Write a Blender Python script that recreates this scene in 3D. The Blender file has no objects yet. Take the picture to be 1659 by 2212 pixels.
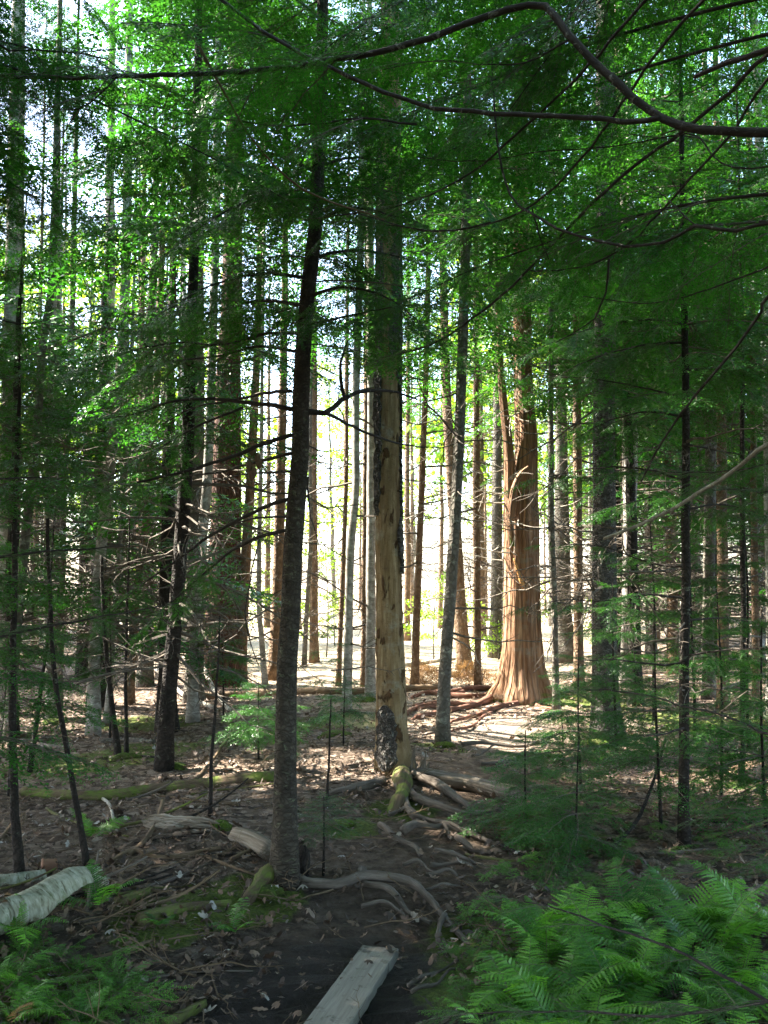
import bpy, math
import numpy as np
from math import radians, sin, cos, tan, pi, atan2, sqrt

C = bpy.context.scene
COL = C.collection
R = np.random.default_rng(7)

# ------------------------------------------------------------------ camera, sky, sun, exposure
F_PX, CX, CY = 2111.0, 829.5, 1106.0          # focal length and centre, in units of a 1659 x 2212 view
PITCH = radians(3.9)
CAMZ = 1.5
SUN_AZ = radians(-68)                          # from the left, a little ahead
SUN_EL = radians(47)
SUN = np.array([sin(SUN_AZ)*cos(SUN_EL), cos(SUN_AZ)*cos(SUN_EL), sin(SUN_EL)])

cam = bpy.data.cameras.new('camera')
cam.angle = 2*math.atan(CY/F_PX)
cam.clip_start = 0.05
cam.clip_end = 2000
cam_o = bpy.data.objects.new('camera', cam)
COL.objects.link(cam_o)
cam_o.location = (0, 0, CAMZ)
cam_o.rotation_euler = (pi/2 + PITCH, 0, 0)
C.camera = cam_o

world = bpy.data.worlds.new('World')
C.world = world
world.use_nodes = True
wn = world.node_tree.nodes
sky = wn.new('ShaderNodeTexSky')
sky.sky_type = 'NISHITA'
sky.sun_disc = False
sky.sun_elevation = SUN_EL
sky.sun_rotation = SUN_AZ
sky.dust_density = 2.0
world.node_tree.links.new(sky.outputs[0], wn['Background'].inputs[0])
wn['Background'].inputs[1].default_value = 0.15

sun = bpy.data.lights.new('sun', 'SUN')
sun.energy = 5.0
sun.angle = radians(0.5)
sun.color = (1.0, 0.93, 0.82)
sun_o = bpy.data.objects.new('sun', sun)
COL.objects.link(sun_o)
from mathutils import Vector, Matrix
sun_o.rotation_euler = Vector(SUN).to_track_quat('Z', 'Y').to_euler()
sun_o.location = (-20, 20, 40)

C.view_settings.view_transform = 'Standard'
C.view_settings.look = 'None'
C.view_settings.exposure = 3.3
C.view_settings.gamma = 1.0
C.view_settings.use_curve_mapping = False
C.cycles.use_denoising = True
C.cycles.denoising_prefilter = 'NONE'
C.cycles.max_bounces = 7
C.cycles.diffuse_bounces = 5
C.cycles.glossy_bounces = 2
C.cycles.transmission_bounces = 4
C.cycles.transparent_max_bounces = 4
C.cycles.sample_clamp_indirect = 6.0
C.cycles.caustics_reflective = False
C.cycles.caustics_refractive = False
C.cycles.use_adaptive_sampling = False
C.cycles.adaptive_threshold = 0.02

# ------------------------------------------------------------------ ground height, view rays
_gr = np.random.default_rng(3)
_W = []
for fr, am in ((0.35, .045), (0.8, .03), (1.9, .018), (4.3, .009), (9.5, .005)):
    for _ in range(4):
        a = _gr.uniform(0, 2*pi)
        _W.append((fr*cos(a)*_gr.uniform(.7, 1.3), fr*sin(a)*_gr.uniform(.7, 1.3), _gr.uniform(0, 6.3), am*.6))

def ground(x, y):
    x = np.asarray(x, float); y = np.asarray(y, float)
    z = np.zeros(np.broadcast(x, y).shape)
    for ax, ay, ph, am in _W:
        z = z + am*np.sin(ax*x + ay*y + ph)
    z = z*np.clip((70 - np.hypot(x, y))/40, 0, 1)
    z = z + .10*np.exp(-((x-1.8)**2 + (y-12)**2)/6) + .06*np.exp(-((x-.1)**2+(y-7.6)**2)/1.2)
    # the muddy dip round the plank
    z = z - .06*np.exp(-((x-.1)**2/.8 + (y-3.2)**2/1.8))
    return z

def ray(X, Y):
    u = (X-CX)/F_PX; v = (CY-Y)/F_PX
    return np.array([u, cos(PITCH) - v*sin(PITCH), sin(PITCH) + v*cos(PITCH)])

def at(X, Y, d):
    r = ray(X, Y)
    return np.array([0, 0, CAMZ]) + r*(d/r[1])

def gp(X, Y):
    """the point of the ground seen at that place of the view"""
    r = ray(X, Y)
    t0 = .5
    for t in np.arange(1.5, 120, .05):
        p = r*t
        if CAMZ + p[2] < ground(p[0], p[1]):
            lo, hi = t-.05, t
            for _ in range(20):
                m = (lo+hi)/2
                if CAMZ + r[2]*m < ground(r[0]*m, r[1]*m): hi = m
                else: lo = m
            p = r*hi
            return np.array([p[0], p[1], float(ground(p[0], p[1]))])
    p = r*60
    return np.array([p[0], p[1], float(ground(p[0], p[1]))])

def px(w, d):
    return w*d/F_PX                          # a width in view units at distance d, in metres

# ------------------------------------------------------------------ mesh helpers
class G:
    def __init__(s):
        s.V = []; s.F = []; s.M = []; s.T = []; s.B = []; s.n = 0
    def add(s, V, Fc, mat=0, tint=.5, bc=None):
        V = np.asarray(V, float).reshape(-1, 3); Fc = np.asarray(Fc, np.int64).reshape(-1, 4)
        s.V.append(V); s.F.append(Fc + s.n); s.n += len(V)
        s.M.append(np.broadcast_to(np.asarray(mat), (len(Fc),)).astype(np.int32))
        s.T.append(np.broadcast_to(np.asarray(tint, float), (len(Fc),)))
        s.B.append(V if bc is None else bc)
    def faces(s): return sum(len(f) for f in s.F)
    def mesh(s, name, mats, smooth=False):
        me = bpy.data.meshes.new(name)
        if not s.V: return me
        V = np.concatenate(s.V).astype(np.float32); Fc = np.concatenate(s.F).astype(np.int32)
        n = len(Fc)
        me.vertices.add(len(V)); me.vertices.foreach_set('co', V.ravel())
        me.loops.add(4*n); me.loops.foreach_set('vertex_index', Fc.ravel())
        me.polygons.add(n)
        me.polygons.foreach_set('loop_start', np.arange(0, 4*n, 4, dtype=np.int32))
        me.polygons.foreach_set('material_index', np.concatenate(s.M))
        sm = np.zeros(n, bool)
        if smooth is True: sm[:] = True
        me.polygons.foreach_set('use_smooth', sm)
        a = me.attributes.new('tint', 'FLOAT', 'FACE'); a.data.foreach_set('value', np.concatenate(s.T).astype(np.float32))
        b = me.attributes.new('bc', 'FLOAT_VECTOR', 'POINT'); b.data.foreach_set('vector', np.concatenate(s.B).astype(np.float32).ravel())
        for m in mats: me.materials.append(m)
        me.update(calc_edges=True)
        return me
    def obj(s, name, mats, parent=None, smooth=False, loc=None):
        if not isinstance(mats, (list, tuple)): mats = [mats]
        o = bpy.data.objects.new(name, s.mesh(name, mats, smooth)); COL.objects.link(o)
        if parent is not None: o.parent = parent
        if loc is not None: o.location = loc
        return o

def thing(name, label, cat, loc=(0, 0, 0), group=None):
    o = bpy.data.objects.new(name, None); COL.objects.link(o)
    o.location = tuple(float(v) for v in loc); o.empty_display_size = .2
    o['label'] = label; o['category'] = cat
    if group: o['group'] = group
    return o

def tag(o, label, cat, group=None):
    o['label'] = label; o['category'] = cat
    if group: o['group'] = group
    return o

def kind(o, k):
    o['kind'] = k
    return o

def smoothline(P, n):
    """resample a polyline with a Catmull-Rom curve"""
    P = np.asarray(P, float)
    if len(P) < 3:
        t = np.linspace(0, 1, n)[:, None]
        return P[0]*(1-t) + P[-1]*t
    d = np.r_[0, np.cumsum(np.maximum(np.linalg.norm(np.diff(P, axis=0), axis=1), 1e-6))]
    Q = np.vstack([2*P[0]-P[1], P, 2*P[-1]-P[-2]])
    out = []
    for s in np.linspace(0, d[-1], n):
        i = min(max(int(np.searchsorted(d, s, 'right'))-1, 0), len(P)-2)
        t = (s-d[i])/(d[i+1]-d[i])
        a, b, c, e = Q[i], Q[i+1], Q[i+2], Q[i+3]
        out.append(.5*((2*b) + (c-a)*t + (2*a-5*b+4*c-e)*t*t + (3*b-a-3*c+e)*t**3))
    return np.array(out)

def tube(P, rad, sides=8, rough=0.0, rng=None, rfun=None, caps=True, flat=1.0):
    """a round limb along P; bc keeps bark coordinates (round, round, along)"""
    P = np.asarray(P, float); n = len(P)
    rad = np.broadcast_to(np.asarray(rad, float), (n,)).copy()
    T = np.gradient(P, axis=0); T /= np.maximum(np.linalg.norm(T, axis=1), 1e-9)[:, None]
    ref = np.array([0, 1., 0]) if abs(T[:, 2]).mean() > .75 else np.array([0, 0, 1.])
    A = np.cross(T, ref); A /= np.maximum(np.linalg.norm(A, axis=1), 1e-9)[:, None]
    B = np.cross(A, T)
    s = np.r_[0, np.cumsum(np.linalg.norm(np.diff(P, axis=0), axis=1))]
    th = np.linspace(0, 2*pi, sides, endpoint=False)
    rr = np.repeat(rad[:, None], sides, 1)
    if rfun is not None:
        rr = rr*rfun(th[None, :], s[:, None])
    if rough and rng is not None:
        rr = rr*(1 + rough*rng.standard_normal(rr.shape))
    V = P[:, None, :] + rr[..., None]*(np.cos(th)[None, :, None]*A[:, None, :] + flat*np.sin(th)[None, :, None]*B[:, None, :])
    r0 = rad.mean()
    bc = np.stack([np.broadcast_to(np.cos(th)*r0, rr.shape), np.broadcast_to(np.sin(th)*r0, rr.shape), np.broadcast_to(s[:, None], rr.shape)], -1)
    i = np.arange(n-1)[:, None]*sides; j = np.arange(sides)[None, :]; k = (j+1) % sides
    Fc = np.stack([i+j, i+k, i+sides+k, i+sides+j], -1).reshape(-1, 4)
    V = V.reshape(-1, 3); bc = bc.reshape(-1, 3)
    if caps:
        c0 = np.repeat(P[:1]-T[:1]*rad[0]*.05, sides, 0) + (V[:sides]-P[0])*.02
        c1 = np.repeat(P[-1:]+T[-1:]*rad[-1]*.05, sides, 0) + (V[-sides:]-P[-1])*.02
        m = len(V); V = np.vstack([V, c0, c1]); bc = np.vstack([bc, bc[:sides]*.02, bc[-sides:]*np.array([.02, .02, 1])])
        j = np.arange(sides); k = (j+1) % sides
        Fc = np.vstack([Fc, np.stack([m+j, m+k, k, j], -1), np.stack([(n-1)*sides+j, (n-1)*sides+k, m+sides+k, m+sides+j], -1)])
    return V, Fc, bc

def rot(az, el=0., roll=0.):
    """matrix that turns local +x to azimuth az and elevation el, rolled about itself"""
    ca, sa, ce, se, cr, sr = cos(az), sin(az), cos(el), sin(el), cos(roll), sin(roll)
    Z = np.array([[ca, -sa, 0], [sa, ca, 0], [0, 0, 1]])
    Y = np.array([[ce, 0, -se], [0, 1, 0], [se, 0, ce]])
    X = np.array([[1, 0, 0], [0, cr, -sr], [0, sr, cr]])
    return Z @ Y @ X

# ------------------------------------------------------------------ materials
class N:
    def __init__(s, name):
        s.m = bpy.data.materials.new(name); s.m.use_nodes = True
        s.t = s.m.node_tree; s.n = s.t.nodes
        s.p = s.n['Principled BSDF']; s.out = s.n['Material Output']
        s.p.inputs['Specular IOR Level'].default_value = .25
    def new(s, ty, **kw):
        o = s.n.new(ty)
        for k, v in kw.items(): setattr(o, k, v)
        return o
    def link(s, a, b): s.t.links.new(a, b)
    def val(s, sock, v):
        if isinstance(v, (int, float)): sock.default_value = v
        elif isinstance(v, tuple): sock.default_value = v if len(v) != 3 or sock.type != 'RGBA' else v + (1,)
        else: s.link(v, sock)
    def attr(s, name, out='Vector'):
        a = s.new('ShaderNodeAttribute'); a.attribute_name = name
        return a.outputs[out]
    def scale(s, vec, sc):
        m = s.new('ShaderNodeVectorMath', operation='MULTIPLY'); s.link(vec, m.inputs[0]); m.inputs[1].default_value = sc
        return m.outputs[0]
    def noise(s, vec, sc, det=6, rough=.6, dist=0.):
        n = s.new('ShaderNodeTexNoise'); s.link(vec, n.inputs['Vector'])
        n.inputs['Scale'].default_value = sc; n.inputs['Detail'].default_value = det
        n.inputs['Roughness'].default_value = rough; n.inputs['Distortion'].default_value = dist
        return n.outputs[0]
    def voro(s, vec, sc, feature='F1', out='Distance'):
        n = s.new('ShaderNodeTexVoronoi', feature=feature); s.link(vec, n.inputs['Vector']); n.inputs['Scale'].default_value = sc
        return n.outputs[out]
    def ramp(s, fac, stops):
        r = s.new('ShaderNodeValToRGB'); s.link(fac, r.inputs[0])
        e = r.color_ramp.elements
        while len(e) < len(stops): e.new(.5)
        for el, (p, c) in zip(e, stops):
            el.position = p
            el.color = (c, c, c, 1) if isinstance(c, (int, float)) else tuple(c) + (1,)
        return r.outputs[0]
    def mix(s, fac, a, b, mode='MIX'):
        m = s.new('ShaderNodeMix', data_type='RGBA', blend_type=mode)
        s.val(m.inputs[0], fac); s.val(m.inputs[6], a); s.val(m.inputs[7], b)
        return m.outputs[2]
    def math(s, op, a, b=0.):
        m = s.new('ShaderNodeMath', operation=op); s.val(m.inputs[0], a); s.val(m.inputs[1], b)
        return m.outputs[0]
    def bump(s, h, strength=.6, dist=.02):
        b = s.new('ShaderNodeBump'); b.inputs['Strength'].default_value = strength; b.inputs['Distance'].default_value = dist
        s.link(h, b.inputs['Height']); s.link(b.outputs[0], s.p.inputs['Normal'])
    def col(s, c): s.val(s.p.inputs['Base Color'], c)
    def rough(s, v): s.val(s.p.inputs['Roughness'], v)

def bark(name, dark, mid, light, zst=.25, sc=40., crack=0., csc=30., lichen=None, lam=.5, lsc=14., moss=0., bump=.7, dist=.012, rings=0.):
    m = N(name); v = m.attr('bc')
    vs = m.scale(v, (1, 1, zst))
    n1 = m.noise(vs, sc, 8, .65, .3)
    c = m.ramp(n1, [(.28, dark), (.5, mid), (.72, light)])
    h = n1
    big = m.noise(v, 2.6, 3)
    c = m.mix(m.ramp(big, [(.35, .35), (.65, 0.)]), c, dark)
    if crack:
        wv = m.new('ShaderNodeTexNoise'); m.link(vs, wv.inputs['Vector']); wv.inputs['Scale'].default_value = csc*.6; wv.inputs['Detail'].default_value = 4
        wa = m.new('ShaderNodeVectorMath', operation='MULTIPLY_ADD'); m.link(wv.outputs[1], wa.inputs[0]); wa.inputs[1].default_value = (1.3/csc, 1.3/csc, 1.3/csc); m.link(m.scale(v, (1, 1, zst*1.3)), wa.inputs[2])
        e = m.voro(wa.outputs[0], csc, 'DISTANCE_TO_EDGE')
        k = m.ramp(e, [(.0, 0.), (.22, 1.)])
        c = m.mix(m.math('MULTIPLY', m.math('SUBTRACT', 1., k), crack), c, dark)
        h = m.math('ADD', m.math('MULTIPLY', k, .8), m.math('MULTIPLY', n1, .5))
    if rings:
        rn = m.noise(m.scale(v, (.35, .35, 1.6)), 55., 3, .5)
        c = m.mix(m.ramp(rn, [(.58, 0.), (.68, rings)]), c, dark)
    if lichen:
        ln = m.noise(v, lsc, 7, .72, .4)
        c = m.mix(m.ramp(ln, [(.62-.16*lam, 0.), (.70-.12*lam, .85)]), c, lichen)
    if moss:
        z = m.new('ShaderNodeSeparateXYZ'); m.link(v, z.inputs[0])
        mn = m.noise(v, 9., 5, .6)
        f = m.math('SUBTRACT', m.math('ADD', mn, moss), m.math('MULTIPLY', z.outputs[2], 1.4))
        c = m.mix(m.ramp(f, [(.62, 0.), (.75, 1.)]), c, m.ramp(m.noise(v, 120, 4), [(.3, (.035, .06, .008)), (.7, (.13, .17, .02))]))
    m.col(c); m.rough(.9); m.bump(h, bump, dist)
    return m.m

def leafmat(name, dark, light, trans, amount=.4, gloss=.35):
    m = N(name)
    t = m.attr('tint', 'Fac')
    oi = m.new('ShaderNodeObjectInfo')
    geo = m.new('ShaderNodeNewGeometry')
    n = m.noise(geo.outputs['Position'], 1.7, 3)
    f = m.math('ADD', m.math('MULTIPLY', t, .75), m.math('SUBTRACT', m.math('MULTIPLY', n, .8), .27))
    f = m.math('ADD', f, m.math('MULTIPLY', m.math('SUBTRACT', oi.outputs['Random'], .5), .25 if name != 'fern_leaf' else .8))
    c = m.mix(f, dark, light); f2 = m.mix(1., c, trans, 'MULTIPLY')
    m.col(c); m.rough(gloss); m.p.inputs['Specular IOR Level'].default_value = .35
    tr = m.new('ShaderNodeBsdfTranslucent'); m.link(f2, tr.inputs[0])
    ms = m.new('ShaderNodeMixShader'); ms.inputs[0].default_value = amount
    m.link(m.p.outputs[0], ms.inputs[1]); m.link(tr.outputs[0], ms.inputs[2]); m.link(ms.outputs[0], m.out.inputs[0])
    return m.m

M = {}
M['dark'] = bark('dark_lichen_bark', (.018, .014, .010), (.050, .041, .030), (.105, .088, .065), .5, 45, .45, 75, (.13, .14, .085), .32, 34)
M['black'] = bark('dark_young_bark', (.010, .008, .006), (.024, .018, .014), (.05, .04, .03), .5, 50, .4, 60, (.13, .14, .10), .2, 26)
M['pale'] = bark('pale_fir_bark', (.12, .105, .085), (.27, .25, .215), (.46, .44, .40), .8, 26, 0, 30, (.50, .50, .45), .5, 12, .0, .5, .006, .75)
M['grey'] = bark('grey_bark', (.055, .047, .038), (.13, .115, .09), (.22, .20, .165), .4, 30, .5, 34, (.28, .29, .22), .4, 18)
M['brown'] = bark('warm_brown_bark', (.075, .045, .026), (.185, .120, .072), (.30, .21, .135), .35, 30, .4, 40, (.26, .25, .19), .35, 16)
M['redpine'] = bark('red_furrowed_bark', (.035, .016, .010), (.115, .055, .034), (.21, .125, .085), .10, 40, .8, 46, None, bump=1., dist=.03)
M['scaly'] = bark('grey_scaly_bark', (.035, .030, .026), (.12, .105, .09), (.25, .225, .195), .7, 40, .6, 52, (.30, .30, .26), .4, 30, bump=1., dist=.02)
M['cedar'] = bark('stringy_cedar_bark', (.095, .046, .022), (.33, .182, .098), (.50, .345, .22), .035, 60, .6, 34, (.22, .19, .14), .55, 3.2, .34, 1., .03)
M['cedarwood'] = bark('torn_cedar_wood', (.30, .13, .04), (.52, .27, .09), (.62, .40, .17), .04, 60)
M['root'] = bark('bare_root', (.045, .034, .025), (.125, .100, .078), (.25, .215, .175), .15, 40, 0, 30, (.06, .09, .02), .12, 7, bump=.8, dist=.01)
M['redroot'] = bark('red_root', (.075, .032, .022), (.18, .085, .055), (.32, .18, .12), .12, 40, 0, 30, (.10, .13, .03), .1, 6)
M['mossroot'] = bark('mossy_wood', (.045, .030, .018), (.10, .068, .04), (.18, .13, .08), .15, 30, 0, 30, (.10, .145, .018), 1.15, 5, bump=1., dist=.02)
M['deadwood'] = bark('weathered_wood', (.06, .046, .032), (.19, .155, .115), (.38, .335, .27), .045, 60, 0, 30, (.10, .12, .03), .1, 8, bump=1., dist=.015)
M['stick'] = bark('brown_dead_wood', (.05, .033, .02), (.14, .095, .055), (.27, .20, .13), .1, 50, 0, 30, (.12, .13, .04), .25, 10)
M['palestick'] = bark('pale_stick', (.26, .22, .17), (.44, .40, .33), (.6, .56, .5), .1, 50)
M['birch'] = bark('white_birch_bark', (.09, .085, .05), (.30, .30, .22), (.50, .50, .42), 3., 16, 0, 30, (.11, .14, .06), .6, 6, 0, .5, .008, .9)
M['innerbark'] = bark('brown_inner_bark', (.12, .06, .035), (.22, .115, .07), (.32, .19, .12), .6, 20)
M['twig'] = bark('grey_twig', (.05, .04, .032), (.11, .09, .07), (.21, .18, .14), .3, 60, 0, 30, (.25, .27, .19), .3, 40)
M['branch'] = bark('smooth_dark_branch', (.014, .011, .009), (.036, .029, .024), (.085, .072, .06), .25, 60, 0, 30, (.24, .24, .20), .3, 26)
M['lichenbranch'] = bark('lichen_branch', (.10, .09, .07), (.20, .19, .15), (.34, .33, .28), .25, 50, 0, 30, (.36, .38, .28), .5, 26)  # bark pale with grey lichen

def snag_mat():
    m = N('decayed_snag_wood'); v = m.attr('bc')
    n1 = m.noise(m.scale(v, (1, 1, .08)), 60, 8, .65)
    c = m.ramp(n1, [(.25, (.12, .072, .030)), (.5, (.25, .172, .085)), (.75, (.42, .325, .19))])
    pt = m.noise(m.scale(v, (1, 1, .45)), 9, 4, .6)
    c = m.mix(m.ramp(pt, [(.38, .9), (.52, 0.)]), c, (.19, .125, .06))
    c = m.mix(m.ramp(m.noise(v, 5., 5, .7), [(.55, 0.), (.66, .7)]), c, (.30, .29, .22))
    ho = m.noise(m.scale(v, (1, 1, .33)), 17, 3, .55, .5)
    hk = m.ramp(ho, [(.60, 0.), (.635, 1.)])
    c = m.mix(hk, c, (.085, .045, .018))
    st = m.noise(m.scale(v, (1, 1, .09)), 11, 5, .6)
    c = m.mix(m.ramp(st, [(.52, 0.), (.64, .75)]), c, (.11, .062, .028))
    pk = m.noise(v, 38, 6, .75)
    c = m.mix(m.ramp(pk, [(.36, .7), (.46, 0.)]), c, (.13, .085, .045))
    m.col(c); m.rough(.9)
    h = m.math('SUBTRACT', m.math('MULTIPLY', m.math('ADD', n1, pk), .45), m.math('MULTIPLY', hk, 1.3))
    m.bump(h, 1., .03)
    return m.m
M['snag'] = snag_mat()

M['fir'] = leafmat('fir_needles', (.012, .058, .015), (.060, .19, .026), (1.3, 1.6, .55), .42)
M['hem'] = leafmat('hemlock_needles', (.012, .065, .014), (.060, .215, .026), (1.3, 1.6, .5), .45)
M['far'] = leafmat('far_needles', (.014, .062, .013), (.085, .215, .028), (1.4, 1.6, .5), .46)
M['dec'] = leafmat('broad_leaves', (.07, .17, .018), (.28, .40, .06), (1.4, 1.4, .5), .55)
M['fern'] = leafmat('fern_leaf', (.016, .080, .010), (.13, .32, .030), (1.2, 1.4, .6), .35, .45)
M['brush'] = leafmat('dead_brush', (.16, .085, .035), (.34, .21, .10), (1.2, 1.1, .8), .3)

def moss_mat():
    m = N('green_moss'); g = m.new('ShaderNodeNewGeometry')
    n = m.noise(g.outputs['Position'], 90, 5, .7)
    b = m.noise(g.outputs['Position'], 9, 3)
    c = m.ramp(n, [(.3, (.025, .050, .006)), (.55, (.075, .125, .012)), (.75, (.18, .22, .025))])
    c = m.mix(m.ramp(b, [(.45, 0.), (.62, .6)]), c, (.06, .05, .02))
    m.col(c); m.rough(1.); m.bump(n, 1., .02)
    return m.m
M['moss'] = moss_mat()

def plank_mat():
    m = N('worn_plank'); t = m.new('ShaderNodeTexCoord')
    v = t.outputs['Object']
    n = m.noise(m.scale(v, (22, 1.2, 22)), 3., 8, .7)
    c = m.ramp(n, [(.25, (.14, .12, .092)), (.55, (.235, .212, .168)), (.8, (.33, .305, .25))])
    s = m.noise(v, 11, 6, .7)
    c = m.mix(m.ramp(s, [(.55, 0.), (.66, .85)]), c, (.055, .045, .034))
    y = m.new('ShaderNodeSeparateXYZ'); m.link(v, y.inputs[0])
    e = m.math('ADD', y.outputs[1], m.math('MULTIPLY', s, .22))
    c = m.mix(m.ramp(e, [(.72, 0.), (.86, 1.)]), c, (.038, .030, .022))
    m.col(c); m.rough(.8); m.bump(n, .5, .004)
    return m.m
M['plank'] = plank_mat()

def litter_leaf_mat():
    m = N('dry_leaf'); t = m.attr('tint', 'Fac')
    c = m.ramp(t, [(0., (.045, .028, .018)), (.3, (.12, .070, .040)), (.6, (.20, .13, .085)), (.82, (.28, .23, .175)), (1., (.36, .34, .30))])
    g = m.new('ShaderNodeNewGeometry'); n = m.noise(g.outputs['Position'], 60, 4)
    c = m.mix(m.ramp(n, [(.4, .4), (.6, 0.)]), c, (.05, .032, .02))
    m.col(c); m.rough(.6); m.p.inputs['Specular IOR Level'].default_value = .4
    return m.m
M['leaf'] = litter_leaf_mat()

def ground_mat():
    m = N('forest_floor'); g = m.new('ShaderNodeNewGeometry'); p = g.outputs['Position']
    mask = m.new('ShaderNodeSeparateXYZ'); m.link(m.attr('mask'), mask.inputs[0])
    mud, path, moss = mask.outputs
    n1 = m.noise(p, 14, 8, .7); n2 = m.noise(p, 55, 6, .7); n3 = m.noise(p, 2.2, 4)
    vo = m.voro(p, 22, 'F1', 'Color')
    lv = m.new('ShaderNodeSeparateColor'); m.link(vo, lv.inputs[0])
    c = m.ramp(m.math('ADD', m.math('MULTIPLY', n1, .6), m.math('MULTIPLY', lv.outputs[0], .4)),
               [(.25, (.030, .020, .013)), (.42, (.115, .078, .052)), (.60, (.27, .20, .145)), (.85, (.44, .37, .30))])
    c = m.mix(m.ramp(n2, [(.35, .5), (.6, 0.)]), c, (.05, .032, .022))
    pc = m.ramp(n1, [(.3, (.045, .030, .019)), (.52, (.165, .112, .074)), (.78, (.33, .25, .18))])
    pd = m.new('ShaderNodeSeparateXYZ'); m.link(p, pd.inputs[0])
    pc = m.mix(m.ramp(m.math('MULTIPLY', pd.outputs[1], .1), [(.76, 0.), (.88, .8)]), pc, m.ramp(n1, [(.3, (.22, .17, .125)), (.7, (.44, .37, .29))]))  # path paler farther off, brightening the sun patch through its colour
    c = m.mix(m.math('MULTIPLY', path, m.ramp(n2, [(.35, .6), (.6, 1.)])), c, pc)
    mdc = m.ramp(m.math('ADD', m.math('MULTIPLY', n2, .6), m.math('MULTIPLY', n1, .4)), [(.34, (.010, .007, .005)), (.52, (.034, .025, .018)), (.66, (.10, .08, .062))])
    mf = m.ramp(m.math('ADD', mud, m.math('MULTIPLY', m.math('SUBTRACT', n1, .5), .9)), [(.4, 0.), (.6, 1.)])
    c = m.mix(mf, c, mdc)
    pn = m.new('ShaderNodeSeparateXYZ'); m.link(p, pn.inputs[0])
    near_shade = m.ramp(m.math('MULTIPLY', m.math('ADD', pn.outputs[1], m.math('MULTIPLY', n3, 2.4)), .1), [(.52, .62), (.84, 0.)])
    c = m.mix(near_shade, c, (.022, .015, .010))  # near floor darkened in colour to deepen the foreground shade
    sf = m.ramp(m.math('ADD', m.math('MULTIPLY', n3, .6), m.math('ADD', m.math('MULTIPLY', n1, .3), moss)), [(.60, 0.), (.70, .9)])
    c = m.mix(sf, c, m.ramp(n2, [(.3, (.03, .055, .007)), (.7, (.13, .17, .02))]))
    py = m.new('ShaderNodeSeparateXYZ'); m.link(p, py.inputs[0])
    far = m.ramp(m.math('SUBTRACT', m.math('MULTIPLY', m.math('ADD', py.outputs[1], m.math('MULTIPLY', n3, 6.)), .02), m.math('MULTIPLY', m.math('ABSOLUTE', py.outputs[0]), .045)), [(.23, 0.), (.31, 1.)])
    c = m.mix(far, c, m.ramp(n1, [(.3, (.22, .17, .11)), (.6, (.43, .36, .25)), (.8, (.52, .46, .36))]))  # clearing floor lightened, its strong sunlight painted into the colour
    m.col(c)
    m.rough(m.math('SUBTRACT', .95, m.math('MULTIPLY', mf, .25)))
    m.bump(m.math('ADD', n2, m.math('MULTIPLY', n1, 1.5)), .9, .03)
    return m.m
M['ground'] = ground_mat()

# ------------------------------------------------------------------ the forest floor
PATH = np.array([gp(760, 2120), gp(800, 1960), gp(860, 1860), gp(960, 1740), gp(1060, 1640), gp(1090, 1570), gp(990, 1545)])[:, :2]
PATH = np.vstack([[-.25, 1.5], PATH])

def dist_path(x, y):
    d = np.full(np.shape(x), 1e9)
    for a, b in zip(PATH[:-1], PATH[1:]):
        ab = b-a; t = np.clip(((x-a[0])*ab[0] + (y-a[1])*ab[1])/(ab@ab), 0, 1)
        d = np.minimum(d, np.hypot(x-a[0]-t*ab[0], y-a[1]-t*ab[1]))
    return d

MOSS_SPOTS = [gp(X, Y)[:2].tolist() + [r] for X, Y, r in ((575, 1925, .22), (380, 1985, .25), (520, 1960, .15), (870, 1740, .25), (770, 1560, .5), (660, 1560, .4), (150, 1650, .5),
              (255, 1640, .3), (320, 1560, .5), (1250, 1520, .6), (1160, 1790, .3), (960, 1615, .25), (1050, 2010, .3), (1000, 2120, .35), (1560, 1560, .8), (330, 1620, .4), (740, 1785, .2), (60, 2160, .3))]

def floor():
    n = 420
    a = np.sinh(np.linspace(-1, 1, n)*5.2); xs = a/np.abs(a).max()*400
    t = np.linspace(-.42, 1, 460); b = np.sinh(t*5.6); ys = 3.6 + b/np.abs(b).max()*440
    X, Y = np.meshgrid(xs, ys)
    Z = ground(X, Y)
    near = np.clip((16-Y)/6, 0, 1)*np.clip((7-np.abs(X))/2, 0, 1)
    rr = np.random.default_rng(5)
    dp = dist_path(X, Y)
    mud = np.exp(-(((X-.0)/.75)**2 + ((Y-3.5)/.85)**2)**1.3)
    path = np.clip(1.25 - dp/.55, 0, 1)*(Y < 13.5)
    Z = Z + near*rr.standard_normal(Z.shape)*(.007 - .003*path + .008*mud) - .03*path*near
    moss = np.zeros_like(X) - .12*(path) - .2*mud
    for mx, my, r in MOSS_SPOTS:
        moss += .6*np.exp(-((X-mx)**2 + (Y-my)**2)/r**2)
    V = np.stack([X, Y, Z], -1).reshape(-1, 3)
    w, h = len(xs), len(ys)
    i = (np.arange(h-1)[:, None]*w + np.arange(w-1)[None, :]).ravel()
    g = G(); g.add(V, np.stack([i, i+1, i+w+1, i+w], -1))
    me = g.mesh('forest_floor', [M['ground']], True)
    at_ = me.attributes.new('mask', 'FLOAT_VECTOR', 'POINT')
    at_.data.foreach_set('vector', np.stack([mud, path, moss], -1).reshape(-1).astype(np.float32))
    o = bpy.data.objects.new('forest_floor', me); COL.objects.link(o)
    kind(o, 'structure')
floor()

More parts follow.
